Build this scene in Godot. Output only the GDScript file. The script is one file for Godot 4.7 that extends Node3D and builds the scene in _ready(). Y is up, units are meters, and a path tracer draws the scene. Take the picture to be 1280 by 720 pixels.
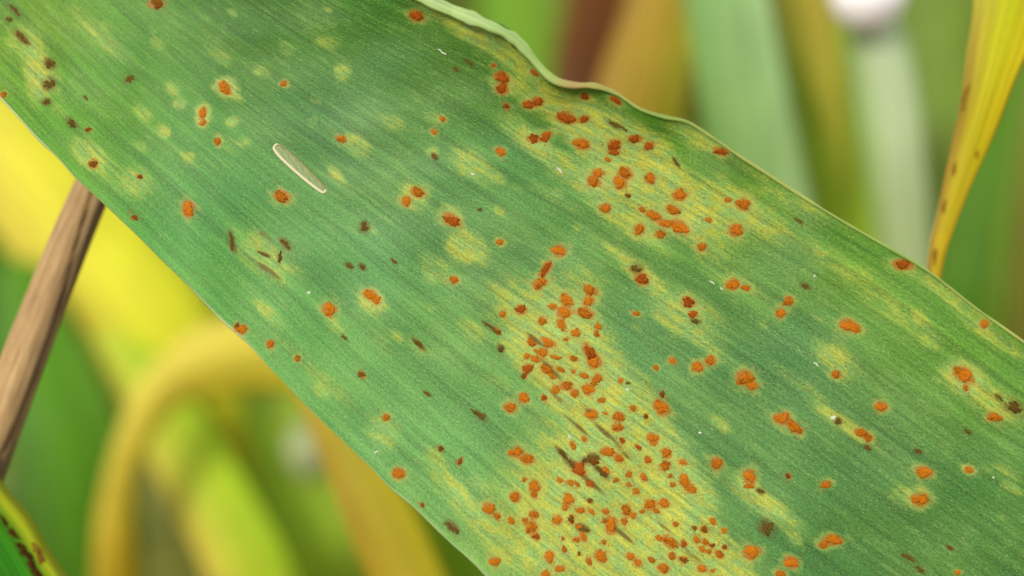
extends Node3D
# A rust-infected wheat leaf close up, with the crop behind it out of focus. Lengths in the tables are millimetres.

const MM := 0.001
const PITCH := -18.0
const EYE := Vector3(0, 0.45, 0)
const FOCUS := 60.6
const LEAF_AT := 60.0
const TINT := 0.62          # reflectance of a leaf over its brightness in daylight

# edges of the leaf blade in its own plane: Vector3(share of length, x, y)
const LOWER_EDGE := [
	Vector3(-0.3636, -43.26, 34.31), Vector3(-0.2727, -40.50, 29.19), Vector3(-0.1818, -36.81, 23.95), Vector3(-0.0909, -32.59, 19.10), Vector3(0.0000, -27.55, 14.02), Vector3(0.0227, -26.01, 12.52),
	Vector3(0.0455, -24.44, 10.87), Vector3(0.0682, -22.93, 9.25), Vector3(0.0909, -21.62, 7.97), Vector3(0.1136, -20.64, 6.95), Vector3(0.1364, -19.85, 6.12), Vector3(0.1591, -19.12, 5.47),
	Vector3(0.1818, -18.37, 4.66), Vector3(0.2045, -17.41, 3.82), Vector3(0.2273, -16.47, 2.96), Vector3(0.2500, -15.51, 2.06), Vector3(0.2727, -14.60, 1.16), Vector3(0.2955, -13.70, 0.32),
	Vector3(0.3182, -12.79, -0.60), Vector3(0.3409, -11.98, -1.42), Vector3(0.3636, -11.03, -2.26), Vector3(0.3864, -10.18, -3.17), Vector3(0.4091, -9.29, -4.08), Vector3(0.4318, -8.42, -4.97),
	Vector3(0.4545, -7.53, -5.81), Vector3(0.4773, -6.68, -6.62), Vector3(0.5000, -5.84, -7.40), Vector3(0.5227, -5.04, -8.23), Vector3(0.5455, -4.19, -8.93), Vector3(0.5682, -3.33, -9.75),
	Vector3(0.5909, -2.48, -10.56), Vector3(0.6136, -1.60, -11.31), Vector3(0.6364, -0.78, -12.13), Vector3(0.6591, 0.14, -12.81), Vector3(0.6818, 0.92, -13.57), Vector3(0.7045, 1.82, -14.38),
	Vector3(0.7273, 2.68, -15.07), Vector3(0.8182, 6.34, -18.09), Vector3(0.9091, 10.09, -21.00), Vector3(1.0000, 13.96, -23.89), Vector3(1.0909, 17.86, -26.79), Vector3(1.1818, 21.83, -29.77),
	Vector3(1.2727, 25.84, -32.80),
]
const UPPER_EDGE := [
	Vector3(-0.3636, -42.18, 35.46), Vector3(-0.2727, -35.30, 32.03), Vector3(-0.1818, -28.84, 28.48), Vector3(-0.0909, -22.74, 24.49), Vector3(0.0000, -16.90, 20.35), Vector3(0.0909, -11.91, 16.68),
	Vector3(0.1818, -8.22, 14.16), Vector3(0.2727, -4.95, 12.67), Vector3(0.3091, -3.28, 11.97), Vector3(0.3364, -2.22, 11.49), Vector3(0.3636, -1.30, 11.10), Vector3(0.3864, -0.13, 10.53),
	Vector3(0.4091, 0.58, 9.94), Vector3(0.4318, 1.30, 8.96), Vector3(0.4455, 1.85, 8.51), Vector3(0.4591, 2.54, 8.36), Vector3(0.4773, 3.42, 8.34), Vector3(0.4955, 4.31, 7.99),
	Vector3(0.5136, 5.23, 7.39), Vector3(0.5318, 6.16, 7.08), Vector3(0.5545, 7.22, 6.86), Vector3(0.5818, 8.33, 6.19), Vector3(0.6091, 9.40, 5.47), Vector3(0.6364, 10.57, 4.76),
	Vector3(0.6818, 12.73, 3.37), Vector3(0.7273, 14.87, 2.12), Vector3(0.7727, 17.17, 0.73), Vector3(0.8182, 19.46, -1.02), Vector3(0.9091, 23.72, -3.95), Vector3(1.0000, 28.03, -6.66),
	Vector3(1.0909, 32.42, -9.76), Vector3(1.1818, 36.52, -12.78), Vector3(1.2727, 40.24, -15.96),
]
# the same upper edge without its waves: the veins follow this one
const UPPER_RUN := [
	Vector3(-0.3636, -42.18, 35.46), Vector3(-0.2727, -35.30, 32.03), Vector3(-0.1818, -28.84, 28.48), Vector3(-0.0909, -22.74, 24.49), Vector3(0.0000, -16.90, 20.35), Vector3(0.0909, -11.91, 16.68),
	Vector3(0.1818, -8.22, 14.16), Vector3(0.2727, -4.72, 12.21), Vector3(0.3636, -0.91, 10.42), Vector3(0.4545, 2.86, 8.52), Vector3(0.5455, 6.73, 6.73), Vector3(0.6364, 10.73, 4.66),
	Vector3(0.7273, 14.87, 2.12), Vector3(0.8182, 19.46, -1.02), Vector3(0.9091, 23.72, -3.95), Vector3(1.0000, 28.03, -6.66), Vector3(1.0909, 32.42, -9.76), Vector3(1.1818, 36.52, -12.78),
	Vector3(1.2727, 40.24, -15.96),
]

var rng := RandomNumberGenerator.new()
var names := {}
var streaks: Texture2D
var streak_normal: Texture2D
var leaf_frame: Transform3D


# ---------------------------------------------------------------- helpers
func numbered(called: String) -> String:
	if not names.has(called):
		names[called] = 0
		return called
	names[called] += 1
	return "%s_%03d" % [called, names[called]]


func tag(o: Node3D, label: String, category: String, group := "", kind := "") -> Node3D:
	if label: o.set_meta("label", label)
	if category: o.set_meta("category", category)
	if group: o.set_meta("group", group)
	if kind: o.set_meta("kind", kind)
	return o


func put(called: String, mesh: Mesh, mat: Material, parent: Node = self) -> MeshInstance3D:
	var o := MeshInstance3D.new()
	o.name = numbered(called)
	o.mesh = mesh
	o.material_override = mat
	o.cast_shadow = GeometryInstance3D.SHADOW_CASTING_SETTING_ON
	parent.add_child(o, true)
	return o


func curve_at(k: Array, u: float) -> Vector2:
	var n := k.size()
	var i := 0
	while i < n - 2 and k[i + 1].x <= u:
		i += 1
	var p0: Vector3 = k[maxi(i - 1, 0)]
	var p1: Vector3 = k[i]
	var p2: Vector3 = k[i + 1]
	var p3: Vector3 = k[mini(i + 2, n - 1)]
	var h := p2.x - p1.x
	var t := (u - p1.x) / h
	var m1 := (p2 - p0) / maxf(p2.x - p0.x, 1e-9) * h
	var m2 := (p3 - p1) / maxf(p3.x - p1.x, 1e-9) * h
	var t2 := t * t
	var t3 := t2 * t
	var r := p1 * (2 * t3 - 3 * t2 + 1) + m1 * (t3 - 2 * t2 + t) + p2 * (3 * t2 - 2 * t3) + m2 * (t3 - t2)
	return Vector2(r.y, r.z)


func spline(p: Array, t: float) -> Variant:
	var n := p.size()
	var f := clampf(t, 0.0, 1.0) * (n - 1)
	var i := mini(int(f), n - 2)
	f -= i
	var a = p[maxi(i - 1, 0)]
	var b = p[i]
	var c = p[i + 1]
	var d = p[mini(i + 2, n - 1)]
	return b + (c - a) * 0.5 * f + (a - b * 2.5 + c * 2.0 - d * 0.5) * f * f + (b * 1.5 - a * 0.5 - c * 1.5 + d * 0.5) * f * f * f


func blend(p: Array, t: float) -> Variant:
	var f := clampf(t, 0.0, 1.0) * (p.size() - 1)
	var i := mini(int(f), maxi(p.size() - 2, 0))
	return p[i] if p.size() == 1 else p[i].lerp(p[i + 1], f - i)


func grid_mesh(pos: PackedVector3Array, uv: PackedVector2Array, col: PackedColorArray, across: int, along: int, wrapped := false, flip := false) -> ArrayMesh:
	# rows of `across` points, `along` rows
	var idx := PackedInt32Array()
	idx.resize((across - 1) * (along - 1) * 6)
	var at := 0
	for j in along - 1:
		for i in across - 1:
			var a := j * across + i
			var b := a + 1
			var c := a + across
			var d := c + 1
			if flip:
				idx[at] = a; idx[at + 1] = c; idx[at + 2] = b; idx[at + 3] = b; idx[at + 4] = c; idx[at + 5] = d
			else:
				idx[at] = a; idx[at + 1] = b; idx[at + 2] = c; idx[at + 3] = b; idx[at + 4] = d; idx[at + 5] = c
			at += 6
	var nor := PackedVector3Array()
	nor.resize(pos.size())
	for j in along:
		for i in across:
			var i0 := i - 1
			var i1 := i + 1
			if wrapped:
				if i0 < 0: i0 = across - 2
				if i1 > across - 1: i1 = 1
			else:
				i0 = maxi(i0, 0); i1 = mini(i1, across - 1)
			var du := pos[j * across + i1] - pos[j * across + i0]
			var dv := pos[mini(j + 1, along - 1) * across + i] - pos[maxi(j - 1, 0) * across + i]
			var n := dv.cross(du) if not flip else du.cross(dv)
			nor[j * across + i] = n.normalized() if n.length_squared() > 1e-24 else Vector3.UP
	var a := []
	a.resize(Mesh.ARRAY_MAX)
	a[Mesh.ARRAY_VERTEX] = pos
	a[Mesh.ARRAY_NORMAL] = nor
	a[Mesh.ARRAY_TEX_UV] = uv
	if col.size(): a[Mesh.ARRAY_COLOR] = col
	a[Mesh.ARRAY_INDEX] = idx
	var m := ArrayMesh.new()
	m.add_surface_from_arrays(Mesh.PRIMITIVE_TRIANGLES, a)
	return m


func srgb(r: float, g: float, b: float, k := 1.0) -> Color:
	# brightness as seen (0..255) to a reflectance
	var c := Color(r / 255.0, g / 255.0, b / 255.0).srgb_to_linear()
	return Color(c.r * k, c.g * k, c.b * k)


func noise_bytes(seed_: int, freq: float, w: int, h: int, to_w: int, to_h: int, octaves := 3) -> PackedByteArray:
	var n := FastNoiseLite.new()
	n.seed = seed_
	n.noise_type = FastNoiseLite.TYPE_SIMPLEX_SMOOTH
	n.frequency = freq
	n.fractal_octaves = octaves
	var im := n.get_image(w, h, false, false, true)
	im.resize(to_w, to_h, Image.INTERPOLATE_CUBIC)
	im.convert(Image.FORMAT_L8)
	return im.get_data()


func float_image(a: PackedFloat32Array, w: int, h: int, to_w: int, to_h: int) -> PackedFloat32Array:
	var im := Image.create_from_data(w, h, false, Image.FORMAT_RF, a.to_byte_array())
	im.resize(to_w, to_h, Image.INTERPOLATE_BILINEAR)
	return im.get_data().to_float32_array()


# ---------------------------------------------------------------- the rusted leaf
func leaf_depth(u: float, v: float) -> float:
	var a := maxf(0.0, 1.0 - u / 0.5)
	var w := 2.6 * a * a
	w += 1.1 * (1.0 - 4.0 * (v - 0.5) * (v - 0.5)) - 0.6
	w += 0.25 * sin(u * 11.0 + 0.6) * (v - 0.4)
	var lift := exp(-pow((u - 0.4) / 0.16, 2.0))
	var e := maxf(0.0, (v - 0.86) / 0.14)
	w -= 0.9 * lift * e * e
	var b := maxf(0.0, u - 0.75)
	w += 0.07 * sin(u * 47.0 + v * 9.0) * sin(v * 7.0 + u * 13.0) + 0.05 * sin(u * 83.0 - v * 11.0) * sin(v * 17.0)
	return w + 1.2 * b * b


func leaf_point(u: float, v: float) -> Vector3:
	var run := curve_at(UPPER_RUN, u)
	var f := maxf(0.0, (v - 0.74) / 0.26)
	var p := curve_at(LOWER_EDGE, u).lerp(run, v) + (curve_at(UPPER_EDGE, u) - run) * f * f
	return Vector3(p.x, p.y, -leaf_depth(u, v))


var PUSTULES := []

func gather_pustules() -> void:
	# those measured one by one, and the small fresh ones that crowd the yellowed band
	PUSTULES = MEASURED.duplicate()
	var r := RandomNumberGenerator.new()
	r.seed = 31
	var tries := 0
	while PUSTULES.size() < MEASURED.size() + 66 and tries < 5000:
		tries += 1
		var c: Array = YELLOWING[r.randi() % 9]
		var u: float = c[0] + r.randfn(0.0, 0.5) * c[2] / 56.0
		var v: float = c[1] + r.randfn(0.0, 0.5) * c[3] / 18.5
		if v < 0.03 or v > 0.97: continue
		var p := leaf_point(u, v)
		var free := true
		for o in PUSTULES:
			if absf(o[0] - u) < 0.01 and p.distance_to(leaf_point(o[0], o[1])) < 0.30: free = false
		if free:
			var s := r.randf_range(0.075, 0.145)
			PUSTULES.append([u, v, s * r.randf_range(1.0, 1.5), s, r.randi_range(-30, 30), [0, 0, 3, 3, 0, 3, 1, 0, 2][r.randi() % 9]])


var groove := PackedFloat32Array()   # relief across the blade, -1 .. 0.3, 2048 steps

func make_grooves() -> void:
	groove.resize(2048)
	var r := RandomNumberGenerator.new()
	r.seed = 77
	var y := 0.0
	while y < 2048.0:
		var wide := r.randf_range(44.0, 84.0)
		var deep := r.randf_range(0.35, 1.0)
		for k in int(wide) + 1:
			var i := int(y) + k
			if i >= 2048: break
			var t := k / wide
			var edge := minf(t, 1.0 - t) * wide
			var g := -deep * exp(-edge * edge / 22.0)
			g += 0.22 * cos(t * TAU * roundf(wide / 20.0))
			groove[i] = g
		y += wide


func groove_at(v: float) -> float:
	return groove[clampi(int(v * 2047.0), 0, 2047)]


func leaf_surface_mesh(front: bool) -> ArrayMesh:
	var across := 321 if front else 61
	var along := 361 if front else 181
	var u0 := -4.0 / 11.0
	var u1 := 14.0 / 11.0
	var pos := PackedVector3Array()
	var uv := PackedVector2Array()
	pos.resize(across * along)
	uv.resize(across * along)
	for j in along:
		var u := lerpf(u0, u1, j / float(along - 1))
		var lo := curve_at(LOWER_EDGE, u)
		var hi := curve_at(UPPER_RUN, u)
		var wave := curve_at(UPPER_EDGE, u) - hi
		var wob := 0.002 * sin(u * 23.0)
		for i in across:
			var v := i / float(across - 1)
			var f := maxf(0.0, (v - 0.74) / 0.26)
			var p := lo.lerp(hi, v) + wave * f * f
			var z := -leaf_depth(u, v)
			if front:
				z += 0.010 * groove_at(v + wob)
			else:
				z -= 0.28 * minf(1.0, 14.0 * minf(v, 1.0 - v)) + 0.02
			pos[j * across + i] = Vector3(p.x, p.y, z) * MM
			uv[j * across + i] = Vector2(u, v)
	return grid_mesh(pos, uv, PackedColorArray(), across, along, false, not front)


func leaf_frame_at(u: float, v: float) -> Transform3D:
	var e := 0.002
	var p := leaf_point(u, v)
	var tu := (leaf_point(u + e, v) - leaf_point(u - e, v)).normalized()
	var tv := leaf_point(u, v + e) - leaf_point(u, v - e)
	var n := tu.cross(tv).normalized()
	if n.z < 0.0: n = -n
	return Transform3D(Basis(tu, n.cross(tu), n), p)


func stamp(a: PackedFloat32Array, w: int, h: int, m: Array, grow: float, strength: float, soft: float) -> PackedFloat32Array:
	# an ellipse of m = [u, v, radius along in u, radius across in v, turn, ...] in leaf coordinates
	var f := leaf_frame_at(m[0], m[1])
	var e := 0.002
	var per_u := (leaf_point(m[0] + e, m[1]) - leaf_point(m[0] - e, m[1])).length() / (2 * e)
	var per_v := (leaf_point(m[0], m[1] + e) - leaf_point(m[0], m[1] - e)).length() / (2 * e)
	var rx: float = m[2] * grow
	var ry: float = m[3] * grow
	var c := cos(deg_to_rad(m[4]))
	var s := sin(deg_to_rad(m[4]))
	var reach := maxf(rx, ry) * (1.0 + soft)
	var x0 := maxi(0, int((m[0] - reach / per_u) * w))
	var x1 := mini(w - 1, int((m[0] + reach / per_u) * w) + 1)
	var y0 := maxi(0, int((m[1] - reach / per_v) * h))
	var y1 := mini(h - 1, int((m[1] + reach / per_v) * h) + 1)
	for y in range(y0, y1 + 1):
		for x in range(x0, x1 + 1):
			var dx: float = ((x + 0.5) / w - m[0]) * per_u
			var dy: float = ((y + 0.5) / h - m[1]) * per_v
			var a1 := (dx * c + dy * s) / rx
			var b1 := (dy * c - dx * s) / ry
			var d := sqrt(a1 * a1 + b1 * b1)
			var k := clampf((1.0 + soft - d) / (2.0 * soft), 0.0, 1.0)
			if k > 0.0:
				k = k * k * (3.0 - 2.0 * k) * strength
				var at := y * w + x
				a[at] = a[at] + k - a[at] * k
	return a


func leaf_material() -> StandardMaterial3D:
	var W := 2048
	var H := 1024
	var yellow := PackedFloat32Array()
	yellow.resize(512 * 256)
	for m in YELLOWING:
		yellow = stamp(yellow, 512, 256, m, 1.0, m[5] / 100.0, 0.55)
	var spots := RandomNumberGenerator.new()
	spots.seed = 12
	for i in 110:      # faint early blotches
		var s := spots.randf_range(0.10, 0.32)
		yellow = stamp(yellow, 512, 256, [spots.randf_range(0.05, 0.98), spots.randf_range(0.05, 0.95), s * spots.randf_range(1.0, 2.2), s, 0], 1.0, spots.randf_range(0.25, 0.5), 0.5)
	yellow = float_image(yellow, 512, 256, W, H)
	var halo := PackedFloat32Array()
	halo.resize(1024 * 512)
	for m in PUSTULES:
		if m[5] != 2:
			halo = stamp(halo, 1024, 512, m, 1.9, 0.6, 0.6)
	halo = float_image(halo, 1024, 512, W, H)
	var dust := PackedFloat32Array()
	dust.resize(1024 * 512)
	for m in PUSTULES:
		dust = stamp(dust, 1024, 512, m, 1.22, 0.8, 0.4)
	dust = float_image(dust, 1024, 512, W, H)
	var smear := PackedFloat32Array()
	smear.resize(1024 * 512)
	for m in NECROSIS:
		smear = stamp(smear, 1024, 512, m, 1.25, 0.75, 0.6)
	for m in SMEARS:
		smear = stamp(smear, 1024, 512, m, 1.3, 0.75, 0.7)
	smear = float_image(smear, 1024, 512, W, H)
	# the leaf's green from place to place, some shading kept in its dark upper part
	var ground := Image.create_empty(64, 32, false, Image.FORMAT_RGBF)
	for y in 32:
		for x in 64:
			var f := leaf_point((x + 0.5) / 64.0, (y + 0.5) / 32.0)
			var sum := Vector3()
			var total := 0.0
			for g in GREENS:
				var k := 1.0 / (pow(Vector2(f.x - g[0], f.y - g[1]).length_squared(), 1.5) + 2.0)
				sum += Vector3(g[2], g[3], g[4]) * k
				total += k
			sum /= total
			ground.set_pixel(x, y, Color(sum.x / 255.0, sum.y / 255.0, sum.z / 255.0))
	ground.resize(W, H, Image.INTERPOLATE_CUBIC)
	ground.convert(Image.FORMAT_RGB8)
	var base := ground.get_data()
	var low := noise_bytes(3, 0.03, 256, 128, W, H)
	var streak := noise_bytes(5, 0.055, 110, 1024, W, H, 4)
	var streak2 := noise_bytes(15, 0.09, 220, 1024, W, H, 3)
	var mid := noise_bytes(7, 0.05, 1000, 760, W, H, 4)
	var rib := noise_bytes(25, 0.02, 60, 1024, W, H, 3)
	var fine := noise_bytes(9, 0.21, 1200, 1024, W, H, 2)
	var grain := noise_bytes(11, 0.30, 2048, 1024, W, H, 1)
	var out := PackedByteArray()
	out.resize(W * H * 3)
	var height := PackedFloat32Array()
	height.resize(W * H)
	var k := pow(TINT, 1.0 / 2.2)
	for y in H:
		var v := y / float(H)
		for x in W:
			var at := y * W + x
			var l := low[at] / 255.0 - 0.5
			var s := streak[at] / 255.0 - 0.5
			var s2 := streak2[at] / 255.0 - 0.5
			var md := mid[at] / 255.0 - 0.5
			var fn := fine[at] / 255.0 - 0.5
			var gr := grain[at] / 255.0 - 0.5
			var rb := rib[at] / 255.0 - 0.5
			var gv := groove[clampi(int((v + 0.002 * sin(x * 0.01123)) * 2047.0) + int(l * 6.0), 0, 2047)]
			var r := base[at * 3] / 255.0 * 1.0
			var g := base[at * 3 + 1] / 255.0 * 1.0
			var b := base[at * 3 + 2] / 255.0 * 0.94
			var t := 1.0 + 0.20 * rb + 0.12 * s + 0.12 * l + 0.27 * fn + 0.20 * gr + 0.05 * gv + 0.10 * s2
			r *= t; g *= t; b *= t
			r += 0.05 * l + 0.03 * s2
			# faint lime mottling everywhere, in short dashes along the veins
			var mo := clampf((md + 0.8 * s2 + 0.35 * fn + 0.5 * l - 0.10) * 2.6, 0.0, 1.0) * 0.34
			r += (0.52 - r) * mo
			g += (0.66 - g) * mo
			b += (0.34 - b) * mo
			# chlorosis spreads along the veins with ragged ends
			var ye := yellow[at]
			ye = minf(1.0, ye + 0.55 * ye * halo[at])
			ye = (0.70 * ye + 0.34 * clampf((ye * 1.25 + 0.22 * s + 0.75 * md + 0.25 * s2 + 0.2 * fn - 0.02) * 1.15, 0.0, 1.0) * minf(1.0, ye * 2.2)) * 0.90
			if ye > 0.0:
				var warm := clampf(0.42 + 2.8 * md + 1.2 * l + 0.9 * s2, 0.0, 1.0)
				var q := 1.0 + 0.26 * fn + 0.12 * gr + 0.24 * s2 + 0.08 * gv
				r += ((0.62 + 0.13 * warm) * q - r) * ye
				g += ((0.745 + 0.01 * warm) * q - g) * ye
				b += ((0.39 - 0.11 * warm) * q - b) * ye
			var line := maxf(0.0, -gv - 0.3) * clampf(0.7 + 2.5 * s2 + 1.5 * l, 0.0, 1.3) * 0.24
			r -= r * line; g -= g * line; b -= b * line
			var ha := clampf((halo[at] + 0.9 * md + 0.3 * s + 0.4 * fn - 0.12) * 1.1, 0.0, 0.62) * minf(1.0, halo[at] * 2.5)
			if ha > 0.0:
				r += (0.66 - r) * ha
				g += (0.71 - g) * ha
				b += (0.34 - b) * ha
			var du := clampf((dust[at] + 1.1 * md + 1.0 * fn + 0.5 * gr - 0.30) * 1.7, 0.0, 0.85) * minf(1.0, dust[at] * 2.5)
			if du > 0.0:
				r += (0.70 - r) * du
				g += (0.40 - g) * du
				b += (0.10 - b) * du
			var sm := clampf(smear[at] * (0.9 + 2.2 * md + 1.8 * s), 0.0, 0.8)
			if sm > 0.0:
				r += (0.38 - r) * sm
				g += (0.31 - g) * sm
				b += (0.10 - b) * sm
			# pale flecks: glints of the waxy skin painted in, and dust; dark specks
			if gr > 0.30 and fn > 0.04:
				var fl := minf((gr - 0.30) * 6.0, 0.8) * clampf(0.55 + 1.6 * md, 0.0, 1.0)
				r += (0.75 - r) * fl; g += (0.85 - g) * fl; b += (0.72 - b) * fl
			elif gr < -0.33 and s < -0.1:
				r *= 0.8; g *= 0.8; b *= 0.8
			out[at * 3] = clampi(int(r * k * 255.0), 0, 255)
			out[at * 3 + 1] = clampi(int(g * k * 255.0), 0, 255)
			out[at * 3 + 2] = clampi(int(b * k * 255.0), 0, 255)
			height[at] = 0.25 * gv + 1.2 * rb + 0.75 * fn + 0.45 * gr + 0.4 * s2 - 0.3 * sm
	var m := StandardMaterial3D.new()
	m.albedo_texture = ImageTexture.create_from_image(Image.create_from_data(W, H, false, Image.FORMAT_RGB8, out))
	var hi := Image.create_from_data(W, H, false, Image.FORMAT_RF, height.to_byte_array())
	hi.bump_map_to_normal_map(2.2)
	m.normal_enabled = true
	m.normal_texture = ImageTexture.create_from_image(hi)
	m.normal_scale = 0.3
	m.roughness = 0.48
	m.metallic_specular = 0.29
	m.backlight_enabled = true
	m.backlight = Color(0.25, 0.3, 0.1)
	return m


func margin_mesh(edge: Array, v: float, widths: Array, heights: Array, colors: Array, inset: float) -> ArrayMesh:
	# a rolled or thickened rim along an edge of the leaf; widths: Vector2(u, mm)
	var around := 17
	var along := 420
	var pos := PackedVector3Array()
	var uv := PackedVector2Array()
	var col := PackedColorArray()
	for j in along:
		var u := lerpf(-4.0 / 11.0, 14.0 / 11.0, j / float(along - 1))
		var e := 0.003
		var p := leaf_point(u, v)
		var tu := (leaf_point(u + e, v) - leaf_point(u - e, v)).normalized()
		var side := tu.cross(Vector3(0, 0, 1)).normalized() * (1.0 if v > 0.5 else -1.0)   # towards the inside of the leaf
		var w := 0.0
		for i in widths.size() - 1:
			if u >= widths[i].x and u <= widths[i + 1].x:
				w = lerpf(widths[i].y, widths[i + 1].y, smoothstep(0.0, 1.0, (u - widths[i].x) / (widths[i + 1].x - widths[i].x)))
		var wob := 1.0 + 0.14 * sin(u * 61.0) + 0.12 * sin(u * 143.0 + 1.0) + 0.10 * sin(u * 347.0) * sin(u * 29.0)
		var c: Color = colors[0]
		for i in colors.size() / 2 - 1:
			var ua: float = colors[i * 2 + 1]
			var ub: float = colors[i * 2 + 3]
			if u >= ua: c = colors[i * 2].lerp(colors[i * 2 + 2], clampf((u - ua) / (ub - ua), 0.0, 1.0))
		for i in around:
			var a := TAU * i / (around - 1)
			var ridge := 1.0 + 0.10 * sin(a * 6.0)
			var q: Vector3 = p + side * (w * inset + w * 0.5 * cos(a) * wob) + Vector3(0, 0, 1) * (heights[0] * maxf(w, 0.12) * sin(a) * ridge + heights[1])
			pos.append(q * MM)
			uv.append(Vector2(i / 8.0, u * 6.0))
			var k := 1.0 + 0.13 * sin(a * 7.0 + u * 9.0) + 0.08 * sin(a * 13.0 - u * 5.0) + 0.04 * sin(u * 190.0)
			col.append(Color(c.r * k, c.g * k, c.b * k))
	return grid_mesh(pos, uv, col, around, along, true, v > 0.5)


func blister(seed_: int, rough: float, flat: bool) -> ArrayMesh:
	# a ragged, low heap of spores about one unit in radius, with loose grains round it
	var r := RandomNumberGenerator.new()
	r.seed = seed_
	var seg := 25
	var rings := [1.0, 0.84, 0.62, 0.36, 0.0]
	var tall := [-0.15, 0.42, 0.70, 0.84, 0.9]
	var ph := [r.randf() * TAU, r.randf() * TAU, r.randf() * TAU, r.randf() * TAU]
	var own := r.randf_range(0.72, 1.15)
	var pos := PackedVector3Array()
	var uv := PackedVector2Array()
	var col := PackedColorArray()
	var rim := []
	for i in seg - 1:
		var a := TAU * i / (seg - 1)
		rim.append(0.95 + rough * (0.55 * sin(2.0 * a + ph[0]) + 0.45 * sin(3.0 * a + ph[1]) + 0.35 * sin(5.0 * a + ph[2]) + 0.3 * sin(8.0 * a + ph[3]) + r.randf_range(-0.6, 0.6)))
	for j in rings.size():
		for i in seg:
			var a := TAU * i / (seg - 1)
			var wander := lerpf(1.0, rim[i % (seg - 1)], pow(rings[j], 1.5))
			var k: float = rings[j] * wander
			var h: float = tall[j] * (1.0 + r.randf_range(-0.3, 0.3))
			if j == rings.size() - 1: h = 0.8
			if flat: h = h * 0.16 - 0.02
			var t := own * r.randf_range(0.5, 1.35) * (0.78 if j == 0 else 0.9 if j == 1 else 1.05)
			var y := r.randf_range(-0.12, 0.16)
			var c := Color(t, t * (1.0 + y * 1.6), t * (1.0 + y))
			if i == seg - 1:
				h = pos[pos.size() - (seg - 1)].z
				c = col[col.size() - (seg - 1)]
			pos.append(Vector3(cos(a) * k, sin(a) * k, h))
			uv.append(Vector2(cos(a) * k, sin(a) * k))
			col.append(c)
	var m := grid_mesh(pos, uv, col, seg, rings.size(), true, true)
	if flat: return m
	var st := SurfaceTool.new()
	st.begin(Mesh.PRIMITIVE_TRIANGLES)
	st.append_from(m, 0, Transform3D())
	for g in 9:
		var a := r.randf() * TAU
		var d := r.randf_range(0.95, 1.38)
		var s := r.randf_range(0.06, 0.15)
		grain(st, Vector3(cos(a) * d, sin(a) * d, 0.02), s, r)
	return st.commit()


func grain(st: SurfaceTool, at: Vector3, s: float, r: RandomNumberGenerator) -> void:
	# a loose clump of spores: a squashed octahedron
	var c: float = r.randf_range(0.7, 1.25)
	var p := [Vector3(s, 0, 0), Vector3(0, s, 0), Vector3(-s, 0, 0), Vector3(0, -s, 0)]
	for i in 4:
		for tri in [[Vector3(0, 0, s * 1.6), p[(i + 1) % 4], p[i]], [Vector3(0, 0, -s), p[i], p[(i + 1) % 4]]]:
			for v in tri:
				st.set_color(Color(c, c, c))
				st.set_uv(Vector2(v.x, v.y))
				st.set_normal((v as Vector3).normalized())
				st.add_vertex(at + v)


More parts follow.
